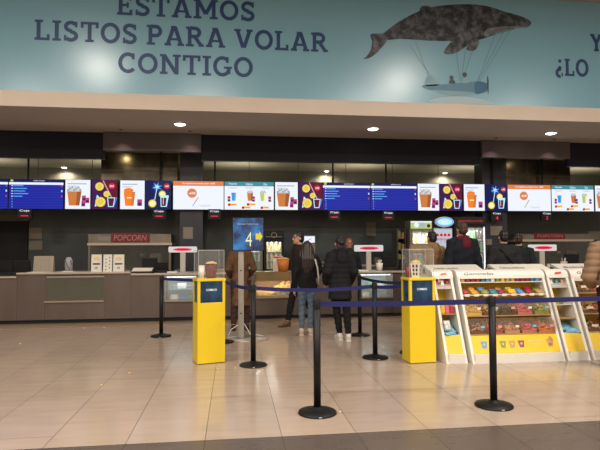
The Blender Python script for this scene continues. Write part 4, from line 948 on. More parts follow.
# fridges
bott = [mat('bottle_'+n, c, .25) for n, c in (('amber', (.75, .42, .08)), ('orange', (.8, .3, .05)), ('green', (.1, .4, .12)), ('clear', (.6, .7, .75)), ('dark', (.06, .02, .02)), ('yellow', (.8, .6, .1)), ('red', (.5, .04, .04)))]
def make_bottle(m):
    t = empty('drink_bottle', (0, 0, 0)); MB().lathe([(.001, 0), (.030, 0), (.032, .01), (.032, .13), (.026, .16), (.013, .19), (.013, .205), (.001, .205)], (0, 0, 0), m, 10).build('bottle_body', t)
    MB().lathe([(.001, .205), (.015, .205), (.015, .222), (.001, .222)], (0, 0, 0), white_p, 10).build('cap', t); return t
BP = {}
def fridge(xa, xb, ya, yb_, Y, label, short, header=None, body=black_s, lit=10, bots=(0, 1), dz=.6, bright=coolW, nsh=3, z0=None, hdr_txt=None, side=None):
    a = P(xa, yb_, Y); b = P(xb, ya, Y); w = b.x-a.x; z1 = b.z; z0 = 0 if z0 is None else z0
    t = empty('drinks_fridge', (a.x, Y, z0), 0, label, 'fridge', 'drinks fridges'); h = z1-z0; hh = .0 if header is None else .20
    zb = .25 if h > 1.5 else .05; th = .035
    s = MB(); s.box(0, th, 0, dz, 0, h-hh, body).box(w-th, w, 0, dz, 0, h-hh, body).box(th, w-th, 0, dz, 0, zb, body).box(th, w-th, dz-.03, dz, zb, h-hh, mat('fridge_liner', (.35, .38, .38), .5)).box(th, w-th, 0, dz, h-hh-.03, h-hh, body); s.build('cabinet', t)
    if header:
        MB().box(-.005, w+.005, -.03, dz*.6, h-hh+.005, h, body, bev=.01).build('header_box', t)
        m = MB(); F = Flat(m, (0, -.031, h-hh), (1, 0, 0), (0, 0, 1)); header(F, w, hh); m.build('header_sign', t, fix=False)
    d = MB(); d.box(th, th+.025, -.02, .0, zb, h-hh-.03, body).box(w-th-.025, w-th, -.02, 0, zb, h-hh-.03, side or body).box(th, w-th, -.02, 0, zb, zb+.03, body).box(th, w-th, -.02, 0, h-hh-.06, h-hh-.03, body); d.build('door_frame', t)
    MB().box(th+.025, w-th-.025, -.012, -.008, zb+.03, h-hh-.06, gl).build('door_glass', t)
    MB().box(th+.03, w-th-.03, .02, .05, h-hh-.055, h-hh-.035, bright).build('tube_lamp', t)
    L = bpy.data.lights.new('fridge', 'AREA'); L.shape = 'RECTANGLE'; L.size = w*.7; L.size_y = .1; L.energy = lit; L.color = (1, .97, .9)
    lo = bpy.data.objects.new('lamp_light', L); COL.objects.link(lo); lo.parent = t; lo.location = (w/2, .12, h-hh-.065)
    zz = [zb+.02+(h-hh-zb-.1)*k/nsh for k in range(nsh)]
    for z in zz: MB().box(th, w-th, .03, dz-.04, z-.01, z, mat('fridge_shelf', (.6, .6, .6), .4)).build('shelf', t)
    names = ['amber', 'orange', 'green', 'clear', 'dark', 'yellow', 'red']
    n = max(2, int((w-2*th)/.085)); row = 0
    for r_, z in enumerate(zz):
        if z+z0 < .95: continue
        if z+.23 > (zz[r_+1] if r_ < nsh-1 else h-hh-.07): sc = max(.5, ((zz[r_+1] if r_ < nsh-1 else h-hh-.07)-z-.02)/.225)
        else: sc = 1
        for k in range(n):
            ci = bots[(k//2+r_) % len(bots)]
            if ci not in BP: BP[ci] = make_bottle(bott[ci]); o = BP[ci]
            else: o = copy_tree(BP[ci])
            o.location = (a.x+th+.045+(w-2*th-.09)*k/(n-1), Y+.10, z0+z); o.scale = (1, 1, sc)
            tag(o, f'{names[ci]} drink bottle, {["low", "second", "third", "fourth", "fifth", "sixth"][r_]} shelf, place {["one", "two", "three", "four", "five", "six", "seven", "eight", "nine", "ten", "eleven"][k]}, in the {short}', 'bottle', f'bottles in the {short}')
    return t
def h_line(F, w, h): F.circ(w*.5, h*.5, h*.35, pm_b, 1, 16); F.circ(w*.5, h*.5, h*.28, black_s, 2, 16); F.rect(w*.1, h*.25, w*.9, h*.32, pm_b, 3)
fridge(264, 284, 231, 268, 12.9, 'small black fridge with amber drinks, right of the arrow sign', 'small black fridge', h_line, lit=9, bots=(0, 5), nsh=3, z0=.9)
tag(MB().box(P(249, 260, 12.9).x, P(316, 260, 12.9).x, 12.88, 13.5, 0, .86, steel).box(P(249, 260, 12.9).x-.02, P(316, 260, 12.9).x+.02, 12.86, 13.5, .86, .9, top_m).build('back_counter'), 'low steel back counter carrying the small black fridge', 'counter')
fridge(247, 262.5, 240, 268, 13.0, 'open-fronted pale chiller half behind the arrow sign', 'pale chiller', None, body=pm_b, lit=4, bots=(3, 2), nsh=3, z0=.9)
def h_white(F, w, h): F.rect(.01, .02, w-.01, h-.02, gW, 1); F.line(w*.55, h*.3, w*.8, h*.6, .012, gNav, 2)
fridge(296, 315, 235.5, 268, 13.1, 'grey cabinet with a white lit header behind the man in the coat', 'grey cabinet', h_white, body=pm_b, lit=.6, bots=(4, 3), nsh=3, z0=.9)
def h_green(F, w, h):
    F.rect(.01, .01, w-.01, h-.01, gGrn, 1); F.circ(w*.28, h*.5, h*.3, gW, 2); F.circ(w*.55, h*.5, h*.33, gGry, 2); F.circ(w*.84, h*.4, h*.22, gMar, 2); F.rect(.01, h*.8, w-.01, h*.97, gW, 2)
fridge(410.5, 431.5, 221, 268, 12.4, 'fridge with a bright green lit header, left of the oval sign', 'green header fridge', h_green, body=pm_b, lit=18, bots=(2, 5, 3, 1), nsh=6)
def h_dark(F, w, h): F.text('¡REFRÉSCATE!', w*.5, h*.32, h*.36, mat('header_red', (.5, .02, .02), .5, emit=.25), 1, w=w*.8, shear=.2, bold=.01)
fridge(455, 485.5, 217, 268, 12.4, 'wide black fridge with dark red lettering, behind the man with the maroon hood', 'wide black fridge', h_dark, lit=22, bots=(4, 6, 3, 2), nsh=6, side=glow('door_strip', (.85, .95, 1), 1.6))
# drinks dispenser with oval sign
Y = 12.45; a = P(434, 262, Y); b = P(452.5, 228, Y); w = b.x-a.x
t = empty('drinks_dispenser', (a.x, Y, 0), 0, 'drinks dispenser with a pale blue lit oval sign on top', 'dispenser')
MB().box(0, w, 0, .6, 0, b.z, mat('dispenser_body', (.45, .5, .55), .4), bev=.01).build('body', t)
m = MB(); F = Flat(m, (0, -.002, 0), (1, 0, 0), (0, 0, 1)); zt_ = b.z
F.rect(.02, zt_-.62, w-.02, zt_-.03, glow('panel_white', (.62, .68, .78), .8), 0)
for k in range(4):
    F.rect(.05, zt_-.20-.0*k, w-.05, zt_-.19, gRed, 1); F.circ(w*(.2+.2*k), zt_-.17, .035, gRed, 2)
    F.rect(w*(.15+.2*k), zt_-.36, w*(.22+.2*k), zt_-.26, gGry, 1)
F.text('BEBIDAS', w*.5, zt_-.30, .05, gRed, 3, w=w*.7, bold=.01); m.build('front_panel', t, fix=False)
q = P(443.5, 222, Y); m = MB(); m.tube([(q.x-a.x, -.08, q.z), (q.x-a.x, .02, q.z)], 1, white_p, 32, cap=True)
m.v = [Vector((q.x-a.x+(v.x-(q.x-a.x))*.235, v.y, q.z+(v.z-q.z)*.125)) for v in m.v]; m.build('oval_sign', t)
m = MB(); F = Flat(m, (0, -.081, 0), (1, 0, 0), (0, 0, 1)); F.circ(q.x-a.x, q.z, .225, gSky, 1, 28, .115); F.circ(q.x-a.x, q.z, .19, gCy, 2, 28, .085); F.text('R2', q.x-a.x, q.z-.05, .09, gW, 3, w=.16, bold=.03); m.build('oval_face', t, fix=False)
MB().box(q.x-a.x-.04, q.x-a.x+.04, .0, .03, b.z-.01, q.z-.11, white_p).build('sign_bracket', t)
# shelving with coloured goods left of the fridge
q0 = P(397.5, 262, 12.6); t = empty('goods_rack', (q0.x, 12.6, 0), 0, 'dim rack of goods left of the green header fridge', 'rack')
MB().box(0, .02, 0, .4, 0, 1.95, darkg).box(.20, .22, 0, .4, 0, 1.95, darkg).box(.02, .20, .38, .4, 0, 1.95, darkg).build('frame', t)
for k in range(6):
    MB().box(.02, .20, 0, .38, .3+.28*k, .31+.28*k, darkg).build('shelf', t)
    if k > 1:
        o = MB().box(.03, .10, .02, .2, .0, .18, mat('goods_olive', (.14, .13, .03), .5), bev=.008).box(.12, .19, .02, .2, 0, .15, mat('goods_amber', (.25, .13, .02), .5), bev=.008).build('snack_tubes'); o.location = (q0.x, 12.6, .311+.28*k); tag(o, f'pair of snack tubes on the rack, {["", "", "third", "fourth", "fifth", "sixth"][k]} shelf up', 'snack', 'snacks on the rack')

# ================================================================== ON THE COUNTER
def on(x, z, y=CY+.2): return (PX(x, y, 268), y, z)
zA, zL_, zR = 1.026, .956, .986
# customer displays on poles
def cust(xa, xb, ya, yb_, label, base=.986, Y=CY+.15):
    a = P(xa, yb_, Y); b = P(xb, ya, Y); w = b.x-a.x; h = b.z-a.z; c = (a.x+b.x)/2
    t = empty('customer_display', (c, Y, base), 0, label, 'display', 'white customer displays on poles')
    MB().box(-w/2, w/2, -.04, .06, a.z-base, b.z-base, glow('lightbox_white', (.78, .74, .72), .85), bev=.025).build('display_head', t)
    MB().box(-.055, .055, 0, .05, .012, a.z-base, mat('pole_white', (.50, .47, .42), .4), bev=.01).build('pole', t)
    MB().box(-.12, .12, -.06, .10, 0, .012, mat('pole_white', (.5, .47, .42), .4), bev=.004).build('foot', t)
    m = MB(); F = Flat(m, (0, -.041, (a.z+b.z)/2-base), (1, 0, 0), (0, 0, 1)); F.circ(0, 0, w*.33, mat('logo_pink', (.7, .02, .08), .5, emit=.5), 1, 24, h*.26); F.rect(-w*.2, -h*.07, w*.2, h*.07, mat('logo_maroon', (.2, .01, .03), .5), 2); m.build('logo', t, fix=False)
for (xa, xb, ya, yb_), lb in (((168.5, 197, 246.5, 252.5), 'white customer display with a pink oval, left, above the left glass case'), ((354.5, 383, 245, 251.5), 'white customer display with a pink oval, right of the woman in black'), ((529, 556, 244.5, 251), 'white customer display with a pink oval, on the right, behind the sweets stands')): cust(xa, xb, ya, yb_, lb)
cabinet(PX(492, CY), PX(570, CY), .95, 'counter unit behind the sweets stands, left'); cabinet(PX(570, CY), PX(640, CY), .95, 'counter unit behind the sweets stands, right')
worktop(PX(492, CY), PX(640, CY), .95, 'worktop behind the sweets stands')
# price cards
for k, (xa, xb) in enumerate(((91, 101.5), (103, 112), (113, 124))):
    a = P(xa, 270.5, CY+.1); b = P(xb, 254.5, CY+.1); w = b.x-a.x; h = b.z-a.z; t = empty('price_card', (a.x, CY+.1, zA), 0, ['left of three white price cards standing on the counter', 'middle and narrowest of three price cards on the counter', 'right of three white price cards standing on the counter'][k], 'price card', 'standing price cards')
    h = b.z-zA; MB().prism([(0, 0), (.03, h), (.034, h), (.06, 0), (.056, 0), (.032, h-.01), (.004, 0)], 0, w, paper).build('card', t)
    m = MB(); dd = Vector((0, .03, h)).normalized(); F = Flat(m, (0, -.0005, 0), (1, 0, 0), dd)
    if k != 1: F.circ(w*.5, h*.75, w*.28, popc, 1, 14, h*.10); F.rect(w*.15, h*.40, w*.85, h*.50, darkg, 1); F.text('5€', w*.5, h*.15, h*.13, blackm, 1, bold=.02)
    else:
        for j in range(8): F.circ(w*(.3+.4*(j % 2)), h*(.12+.1*j), w*.09, pm_b, 1, 8)
    m.build('print', t, fix=False)
# canister with printed pattern
q = on(67.5, zA, CY+.12); t = empty('printed_canister', q, 0, 'small grey canister with dark printed pattern, left of the price cards', 'canister')
MB().box(-.10, .10, 0, .15, 0, .015, paper).lathe([(.001, .015), (.075, .015), (.075, .23), (.06, .255), (.05, .29), (.001, .30)], (0, .08, 0), mat('canister', (.35, .35, .38), .5), 20).build('canister_body', t)
m = MB(); 
for j in range(7): a_ = -2.6+j*.33; z = .04+.05*((j*3) % 4); m.add([(.0765*cos(a_), .08+.0765*sin(a_), z), (.0765*cos(a_+.22), .08+.0765*sin(a_+.22), z), (.0765*cos(a_+.22), .08+.0765*sin(a_+.22), z+.045), (.0765*cos(a_), .08+.0765*sin(a_), z+.045)], [(0, 1, 2, 3)], mat('print_ink', (.03, .03, .06), .5))
m.build('print', t, fix=False)
# beige box and sheets
a = P(33, 269.5, CY+.2); b = P(53, 256, CY+.2)
t = empty('menu_holder', ((a.x+b.x)/2, CY+.2, zA), 0, 'beige ribbed menu holder on the counter right of the dark doorway', 'menu holder'); w = (b.x-a.x)/2; h = b.z-zA
MB().prism([(0, 0), (.05, h), (.07, h), (.14, 0)], -w, w, mat('holder_beige', (.34, .29, .22), .5)).build('holder', t)
for k in range(9): MB().prism([(-.003, .02), (.046, h-.02), (.046, h-.024), (0, .02)], -w*.9+k*w*.2, -w*.9+k*w*.2+.01, mat('holder_rib', (.26, .22, .17), .5)).build('rib', t)
tag(MB().box(-.20, .20, 0, .2, 0, .006, paper).build('paper_sheet'), 'white paper sheet on the counter before the beige menu holder', 'paper').location = (PX(37, CY, 270), CY-.02, zA)
# tills
def till(x, z, label, s=1.0, y=CY+.28, rz=0):
    t = empty('till', (PX(x, y, 265), y, z), rz, label, 'till', 'black tills on the counter')
    MB().box(-.17*s, .17*s, -.12, .18, 0, .07*s, black_s, bev=.008).build('base', t)
    MB().prism([(-.02, .07*s), (-.06, .30*s), (-.02, .31*s), (.05, .07*s)], -.16*s, .16*s, black_s).build('monitor', t)
    MB().box(-.13*s, .13*s, -.118, -.08, .02*s, .05*s, darkg).build('drawer_front', t); return t
till(5, zL_, 'black till nearest the left edge, on the lower worktop', 1.0); till(22, zL_-.0, 'black till beside the dark doorway, left of the higher worktop', 1.0, y=CY+.3)
till(150, .986, 'black till left of the left customer display', 1.0, y=CY+.35); till(163, .986, 'small black till right below the left customer display', .7, y=CY+.32)
till(389, .986, 'black till right of the middle customer display', 1.0, y=CY+.35); till(404, .986, 'black till at the right end of the centre worktop', .8, y=CY+.35)
till(571, .986, 'black till right of the right customer display', 1.1, y=CY+.35)
t = empty('paper_tray', on(141.5, .986, CY+.05), 0, 'black tray holding a stack of white papers on the counter', 'tray')
MB().prism([(-.06, 0), (-.06, .02), (.26, .09), (.26, 0)], -.25, .25, black_s).build('tray', t); MB().prism([(.02, .04), (.02, .055), (.25, .105), (.25, .09)], -.20, .20, paper).build('papers', t)
tag(MB().box(-.10, .10, 0, .12, 0, .03, paper, bev=.004).build('receipt_pad'), 'white receipt pad left of the left customer display pole', 'pad').location = on(172, .986, CY+.02)
tag(MB().box(-.16, .16, 0, .10, 0, .025, paper, bev=.004).build('receipt_pad'), 'white receipt pad left of the middle customer display pole', 'pad').location = on(361, .986, CY+.02)
# orange tub and red leaflet
tub('popcorn_tub', on(283, .986, CY+.26), .10, .14, .27, mat('tub_orange', (.55, .17, .03), .5), 'large orange popcorn tub filled with popcorn on the popcorn case', stripes=None)
t = tub('popcorn_tub', (PX(0, CY), CY, -5), .02, .03, .1, cardb, 'x') if False else None
q = on(278, .986, CY+.46); t = empty('leaflet', q, 0, 'white leaflet with a red top edge behind the orange tub', 'leaflet')
MB().box(-.11, .11, 0, .004, 0, .33, paper).box(-.11, .11, .004, .06, 0, .006, paper).build('sheet', t); m = MB(); F = Flat(m, (-.11, -.001, 0), (1, 0, 0), (0, 0, 1)); F.rect(.01, .28, .21, .32, mat('leaf_red', (.5, .03, .03), .5), 0)
m.build('print', t, fix=False)
# white cup with straws
q = on(379.5, .986, CY+.05); t = empty('straw_cup', q, 0, 'white cup of straws right of the middle customer display', 'cup', 'cups')
MB().lathe([(.001, 0), (.055, 0), (.075, .17), (.070, .17), (.052, .02), (.001, .02)], (0, 0, 0), white_p, 18).build('cup_body', t)
for k in range(5): MB().tube([(rnd(-.02, .02), rnd(-.02, .02), .022), (rnd(-.05, .05), rnd(-.03, .03), .24)], .005, white_p, 6).build('straw', t)
q = on(564, .986, CY+.05); t = empty('straw_cup', q, 0, 'pale pink cup of straws right of the right customer display', 'cup', 'cups')
MB().lathe([(.001, 0), (.055, 0), (.075, .17), (.070, .17), (.052, .02), (.001, .02)], (0, 0, 0), mat('cup_pink', (.6, .42, .38), .5), 18).build('cup_body', t)
for k in range(3): MB().tube([(rnd(-.02, .02), rnd(-.02, .02), .022), (rnd(-.05, .05), rnd(-.03, .03), .25)], .005, white_p, 6).build('straw', t)
tag(MB().box(-.07, .07, 0, .08, 0, .12, white_p, bev=.008).build('napkin_box'), 'small white napkin box left of the pink straw cup', 'box').location = on(552, .986, CY+.02)
# dark dashed strip on the floor
X, Y = FL(293, 335); X2, Y2 = FL(341, 334); b = MB(); n = 16
for k in range(n): xa = X+(X2-X)*k/n; b.box(xa, xa+(X2-X)/n*.7, Y-.03, Y+.03, .0, .002, darkg)
tag(b.build('floor_marking'), 'dark dashed marking on the tiles at the feet of the two people', 'floor marking')
# litter crumbs on floor
for k, (x, y) in enumerate(((84, 328.5), (104, 328), (20, 344), (101, 386), (129, 373.5), (172, 336), (340, 413), (218, 370), (235, 369), (262, 371))):
    X, Y = FL(x, y); o = MB().ball((0, 0, .008), (.011, .009, .007), popc, 7, 5).ball((.01, .006, .010), (.007, .008, .006), popc, 7, 5).build('popcorn_piece'); o.location = (X, Y, 0)
    tag(o, 'dropped popcorn piece, '+['by the counter foot, left of two', 'by the counter foot, right of two', 'far left', 'on the left floor joint', 'left of the leftmost post foot, nearer', 'right of the leftmost post foot', 'right of the front centre post foot', 'left of the near foot of the post by the left bin', 'just left of the post by the left bin', 'just right of the post by the left bin'][k], 'popcorn', 'dropped popcorn')
#SECTION5
# ================================================================== PEOPLE
skin = mat('skin', (.50, .28, .19), .5); skin_d = mat('skin_warm_lit', (.42, .20, .12), .5)  # warm copy: orange light on the attendant's face put into the skin
def cloth(n, c, r=.85, nz=.12): return mat(n, c, r, noise=nz, nscale=14, bump=.25, spec=.25)
def remesh(mb, name, parent, vox, m, smooth=2, push=None):
    o = mb.build('tmp', fix=False)
    r = o.modifiers.new('r', 'REMESH'); r.mode = 'VOXEL'; r.voxel_size = vox
    if smooth: s = o.modifiers.new('s', 'SMOOTH'); s.iterations = smooth; s.factor = .5
    dg = bpy.context.evaluated_depsgraph_get(); me = bpy.data.meshes.new_from_object(o.evaluated_get(dg)); bpy.data.objects.remove(o)
    me.materials.clear(); me.materials.append(m)
    me.polygons.foreach_set('use_smooth', [True]*len(me.polygons)); me.polygons.foreach_set('material_index', [0]*len(me.polygons))
    if push:
        ns = [v.normal.copy() for v in me.vertices]
        for v, n in zip(me.vertices, ns): v.co += n*push(v.co)
    me.name = name; p = bpy.data.objects.new(name, me); COL.objects.link(p); p.parent = parent; return p
def person(loc, rz, h, label, spec):
    t = empty('person', (*loc, 0), rz, label, 'person'); k = h/1.75; V = Vector; wd = spec.get('wide', 1.0)
    m_sk = spec.get('skin', skin); head_yaw = spec.get('head', 0); lean = spec.get('lean', 0)
    hipz, shz, neckz, hc = .92*k, 1.43*k, 1.50*k, 1.635*k
    L = lambda z: -lean*max(0, (z-hipz))/(shz-hipz)      # forward is -Y
    sh = [V((s*.175*k*wd, L(shz)+.01, shz)) for s in (-1, 1)]; hip = [V((s*.09*k, 0, hipz)) for s in (-1, 1)]
    feet = spec.get('feet', [(-.10, 0), (.10, 0)]); ank = [V((f[0], f[1]+.02, .085*k)) for f in feet]
    fdir = spec.get('fdir', [0, 0])
    knee = []
    for s in (0, 1):
        mid = hip[s].lerp(ank[s], .5); kn = spec.get('knee', [.03, .03])[s]; knee.append(mid+V((0, -kn, .02)))
    hands = [V(p) for p in spec.get('hands', [(-.27*k*wd, -.02, .80*k), (.27*k*wd, -.02, .80*k)])]
    elb = []
    for s in (0, 1):
        if 'elbows' in spec and spec['elbows'][s]: elb.append(V(spec['elbows'][s])); continue
        mid = sh[s].lerp(hands[s], .52); sgn = -1 if s == 0 else 1; gap = max(0, .56*k-(sh[s]-hands[s]).length)
        elb.append(mid+V((sgn*(.03+gap*.35), .03+gap*.6, -.02)))
    hd = V((0, L(hc)-.015, hc)); Rh = Matrix.Rotation(head_yaw, 3, 'Z')
    # --- body
    b = MB()
    def torso(mb, zs, grow=0, flare=0):
        prof = {.86: (.155, .11), .92: (.165, .115), 1.0: (.155, .105), 1.10: (.14, .095), 1.22: (.155, .11), 1.33: (.175, .115), 1.41: (.165, .10), 1.46: (.10, .075), 1.50: (.062, .062), 1.54: (.056, .058)}
        ks = sorted(prof); pts = []; rr = []
        for z in zs:
            zz = min(max(z, ks[0]), ks[-1]); j = max(0, min(len(ks)-2, sum(1 for q in ks if q <= zz)-1)); f = (zz-ks[j])/(ks[j+1]-ks[j]); A, B2 = prof[ks[j]], prof[ks[j+1]]
            fl_ = flare*max(0, (.98-z))
            pts.append(V((0, L(z*k), z*k))); rr.append(((A[0]+(B2[0]-A[0])*f)*k*wd+grow+fl_, (A[1]+(B2[1]-A[1])*f)*k+grow+fl_))
        mb.tube(pts, rr, m_sk, 20)
    torso(b, [.86, .92, 1.0, 1.10, 1.22, 1.33, 1.41, 1.46, 1.50, 1.56])
    for s in (0, 1):
        b.tube([hip[s]+V((0, 0, .03)), hip[s], hip[s].lerp(knee[s], .5), knee[s], knee[s].lerp(ank[s], .35), ank[s].lerp(knee[s], .1), ank[s]+V((0, 0, -.03))], [.085*k, .088*k, .075*k, .055*k, .056*k, .038*k, .036*k], m_sk, 14)
        b.tube([sh[s]+V(((.05 if s == 0 else -.05), 0, 0)), sh[s], sh[s].lerp(elb[s], .5), elb[s], elb[s].lerp(hands[s], .4), hands[s]], [.05*k, .052*k, .045*k, .036*k, .036*k, .026*k], m_sk, 12)
        d = (hands[s]-elb[s]).normalized(); side = V((0, 1, 0)) if abs(d.y) < .8 else V((0, 0, 1)); side = (side-d*side.dot(d)).normalized(); thumb = -side; nrm = d.cross(side)
        hp = hands[s]
        b.tube([hp, hp+d*.03, hp+d*.075, hp+d*.09], [(.026*k, .018*k), (.018*k, .036*k), (.016*k, .040*k), (.012*k, .036*k)] if False else [.024*k, .028*k, .030*k, .024*k], m_sk, 10)
        curl = nrm*(1 if s == 0 else -1)
        for f_, ln in ((-1.5, .070), (-.5, .082), (.5, .078), (1.5, .060)):
            r0 = hp+d*.07+side*(f_*-.0175*k); b.tube([r0, r0+d*ln*.5*k+curl*.006, r0+d*ln*.9*k+curl*.028], [.0095*k, .0088*k, .0075*k], m_sk, 8)
        r0 = hp+d*.03; b.tube([r0, r0+thumb*.035*k+d*.025*k, r0+thumb*.045*k+d*.06*k+curl*.012], [.013*k, .011*k, .009*k], m_sk, 8)
    def hp_(x, y, z): return hd+Rh @ V((x*k, y*k, z*k))
    b.tube([V((0, L(1.45*k), 1.45*k)), hp_(0, .015, -.09)], [.058*k, .055*k], m_sk, 14)
    b.ball(hp_(0, .01, .025), (.076*k, .096*k, .092*k), m_sk, 16, 12, R=Rh); b.ball(hp_(0, -.025, -.045), (.058*k, .066*k, .072*k), m_sk, 14, 10, R=Rh)
    b.tube([hp_(0, -.085, .015), hp_(0, -.108, -.022), hp_(0, -.085, -.03)], [.010*k, .016*k, .012*k], m_sk, 8)
    b.ball(hp_(0, -.086, -.058), (.024*k, .010*k, .007*k), m_sk, 8, 6, R=Rh); b.ball(hp_(0, -.075, -.09), (.025*k, .02*k, .018*k), m_sk, 8, 6, R=Rh)
    for s in (-1, 1): b.ball(hp_(s*.078, .01, -.01), (.012*k, .02*k, .03*k), m_sk, 8, 6, R=Rh); b.ball(hp_(s*.032, -.078, .028), (.02*k, .012*k, .008*k), m_sk, 8, 6, R=Rh)
    remesh(b, 'body', t, .0085, m_sk, 1)
    for s in (-1, 1):
        MB().ball(hp_(s*.031, -.083, .008), .0115*k, mat('eye_dark', (.04, .03, .03), .2), 10, 6).build('eye', t)
        MB().tube([hp_(s*.016, -.096, .031), hp_(s*.034, -.094, .036), hp_(s*.05, -.082, .030)], [.004, .005, .003], spec['hair_m'], 6).build('eyebrow', t)
    MB().ball(hp_(0, -.094, -.058), (.022*k, .005*k, .0045*k), mat('lips', (.38, .13, .11), .5), 10, 6, R=Rh).build('mouth', t)
    # --- hair
    hb = MB(); hm = spec['hair_m']; st = spec.get('hair', 'short')
    hb.ball(hp_(0, .022, .042), (.084*k, .098*k, .090*k), hm, 18, 12, R=Rh); hb.ball(hp_(0, .05, -.01), (.076*k, .07*k, .085*k), hm, 14, 10, R=Rh)
    if st == 'long':
        hb.tube([hp_(0, .05, .03), hp_(0, .085, -.08), hp_(0, .12, -.22), hp_(0, .125, -.36), hp_(.01, .12, -.48)], [(.085, .07), (.10, .06), (.125, .055), (.115, .045), (.05, .025)], hm, 14)
        for s in (-1, 1): hb.tube([hp_(s*.06, -.01, .05), hp_(s*.095, .02, -.06), hp_(s*.12, .05, -.2), hp_(s*.10, .08, -.36)], [.035, .04, .045, .02], hm, 10)
    if st == 'bun': hb.ball(hp_(0, .10, .02), .05*k, hm, 12, 8); hb.ball(hp_(0, .075, -.06), (.07, .045, .06), hm, 12, 8, R=Rh)
    remesh(hb, 'cap' if st == 'cap' else 'hair', t, .009, hm, 1, push=lambda c: .004*sin(c.x*160)*(1 if st != 'cap' else 0))
    # --- trousers
    tr = MB(); tm = spec['trousers']
    tr.tube([V((0, 0, .86*k)), V((0, 0, .94*k)), V((0, 0, 1.02*k))], [(.168*k*wd, .122*k), (.168*k*wd, .122*k), (.15*k*wd, .112*k)], tm, 20)
    bag = spec.get('loose', .012)
    for s in (0, 1): tr.tube([hip[s]+V((0, 0, .03)), hip[s], hip[s].lerp(knee[s], .5), knee[s], knee[s].lerp(ank[s], .4), ank[s].lerp(knee[s], .08)+V((0, 0, .0))], [(.088*k+bag), (.095*k+bag), (.078*k+bag), (.058*k+bag), (.055*k+bag), (.040*k+bag)], tm, 14)
    remesh(tr, 'trousers', t, .012, tm, 2, push=lambda c: .004*sin(c.z*70+c.x*20))
    # --- shoes
    for s in (0, 1):
        sm = spec['shoes']; Rf = Matrix.Rotation(fdir[s], 3, 'Z'); c = V((ank[s].x, ank[s].y, 0)); sb = MB()
        up_ = ank[s].z-.085*k
        for (y, wd_, hh, zc) in (): pass
        pts = [(.06, .034, .04), (.02, .040, .052), (-.05, .038, .042), (-.11, .044, .032), (-.165, .040, .026), (-.20, .022, .018)]
        sb.tube([c+Rf @ V((0, y, hh+.006+up_)) for y, w_, hh in pts], [(w_, hh) for y, w_, hh in pts], sm, 14)
        sb.tube([c+V((0, .0, .05+up_)), ank[s]+V((0, 0, .03))], [.044, .044], sm, 12)
        o = remesh(sb, 'shoe', t, .009, sm, 1)
        z = min(v.co.z for v in o.data.vertices)
        for v in o.data.vertices: v.co.z = max(v.co.z, up_+.004)
        MB().prism([tuple((c+Rf @ V((x_, y_, 0))).xy) for x_, y_ in ((-.036, .055), (.036, .055), (.040, -.02), (.045, -.10), (.036, -.17), (0, -.205), (-.036, -.17), (-.045, -.10), (-.040, -.02))], up_, up_+.016, spec.get('sole', sm), axis='z').build('sole', o)
    # --- jacket
    j = MB(); jm = spec['jacket']; hem = spec.get('hem', .88); g = spec.get('bulk', .03)
    zs = [hem]; z = hem
    while z < 1.40: z += .07; zs.append(z)
    zs = [q for q in zs if q < 1.42]+[1.42, 1.455, 1.49]
    torso(j, zs, g, spec.get('flare', .08))
    for s in (0, 1): j.tube([sh[s]+V(((.06 if s == 0 else -.06), 0, -.0)), sh[s], sh[s].lerp(elb[s], .5), elb[s], elb[s].lerp(hands[s], .5), hands[s].lerp(elb[s], .04)], [.055*k+g*.7, .058*k+g*.8, .052*k+g*.7, .046*k+g*.7, .042*k+g*.6, .036*k+g*.4], jm, 14)
    if spec.get('hood'): pass
    q = spec.get('quilt', 0)
    jk = remesh(j, 'jacket', t, .012, jm, 2, push=(lambda c: q*abs(sin(c.z*38))-.0+.003*sin(c.x*50)) if q else (lambda c: .005*sin(c.z*34+c.x*12)+.003*sin(c.x*55+c.z*21)))
    if spec.get('hood'):
        hd_ = MB(); z0 = 1.47*k
        hd_.tube([V((-.11, L(z0)-.07, z0-.01)), V((-.10, L(z0)+.02, z0+.03)), V((0, L(z0)+.12, z0+.03)), V((.10, L(z0)+.02, z0+.03)), V((.11, L(z0)-.07, z0-.01))], [.03, .045, .06, .045, .03], spec['hood'], 12)
        hd_.ball(V((0, L(z0)+.135, z0-.07)), (.10, .05, .11), spec['hood'], 14, 10)
        remesh(hd_, 'hood', t, .011, spec['hood'], 2)
    else:
        hd_ = MB(); z0 = 1.49*k; hd_.tube([V((.0, L(z0), z0-.03)), V((0, L(z0), z0+.035))], [(.085, .085), (.075, .078)], jm, 16); remesh(hd_, 'collar', t, .011, jm, 1)
    for extra in spec.get('straps', []):
        sm_ = MB(); sm_.tube([V(p) for p in extra[0]], [(extra[1], .008)]*len(extra[0]), extra[2], 8); sm_.build('bag_strap', t)
    for bg in spec.get('bags', []): MB().box(*bg[0], bg[1], bev=.03).build('shoulder_bag', t)
    return t
blk_hair = mat('hair_black', (.012, .010, .010), .45, noise=.3, nscale=40); brn_hair = mat('hair_brown', (.020, .011, .008), .45, noise=.4, nscale=60)
jeans = cloth('jeans_light', (.10, .14, .19)); blkc = cloth('cloth_black', (.008, .008, .010)); blkj = cloth('coat_black', (.010, .010, .013)); greyj = cloth('jacket_charcoal', (.022, .022, .024)); dkgreen = cloth('jacket_dark_green', (.014, .020, .018))
dkbrown = cloth('coat_dark_brown', (.026, .016, .013)); tan = cloth('jacket_tan', (.26, .165, .085)); tan2 = cloth('puffer_tan', (.22, .14, .08)); brc = cloth('coat_caramel', (.13, .068, .034)); maroon = cloth('hood_maroon', (.10, .012, .018)); navyj = cloth('jacket_navy', (.010, .013, .020))
wshoe = mat('shoe_white', (.7, .68, .62), .5); cshoe = mat('shoe_cream', (.62, .50, .38), .5); bshoe = mat('shoe_brown', (.12, .055, .03), .4); kshoe = mat('shoe_black', (.015, .015, .015), .4)
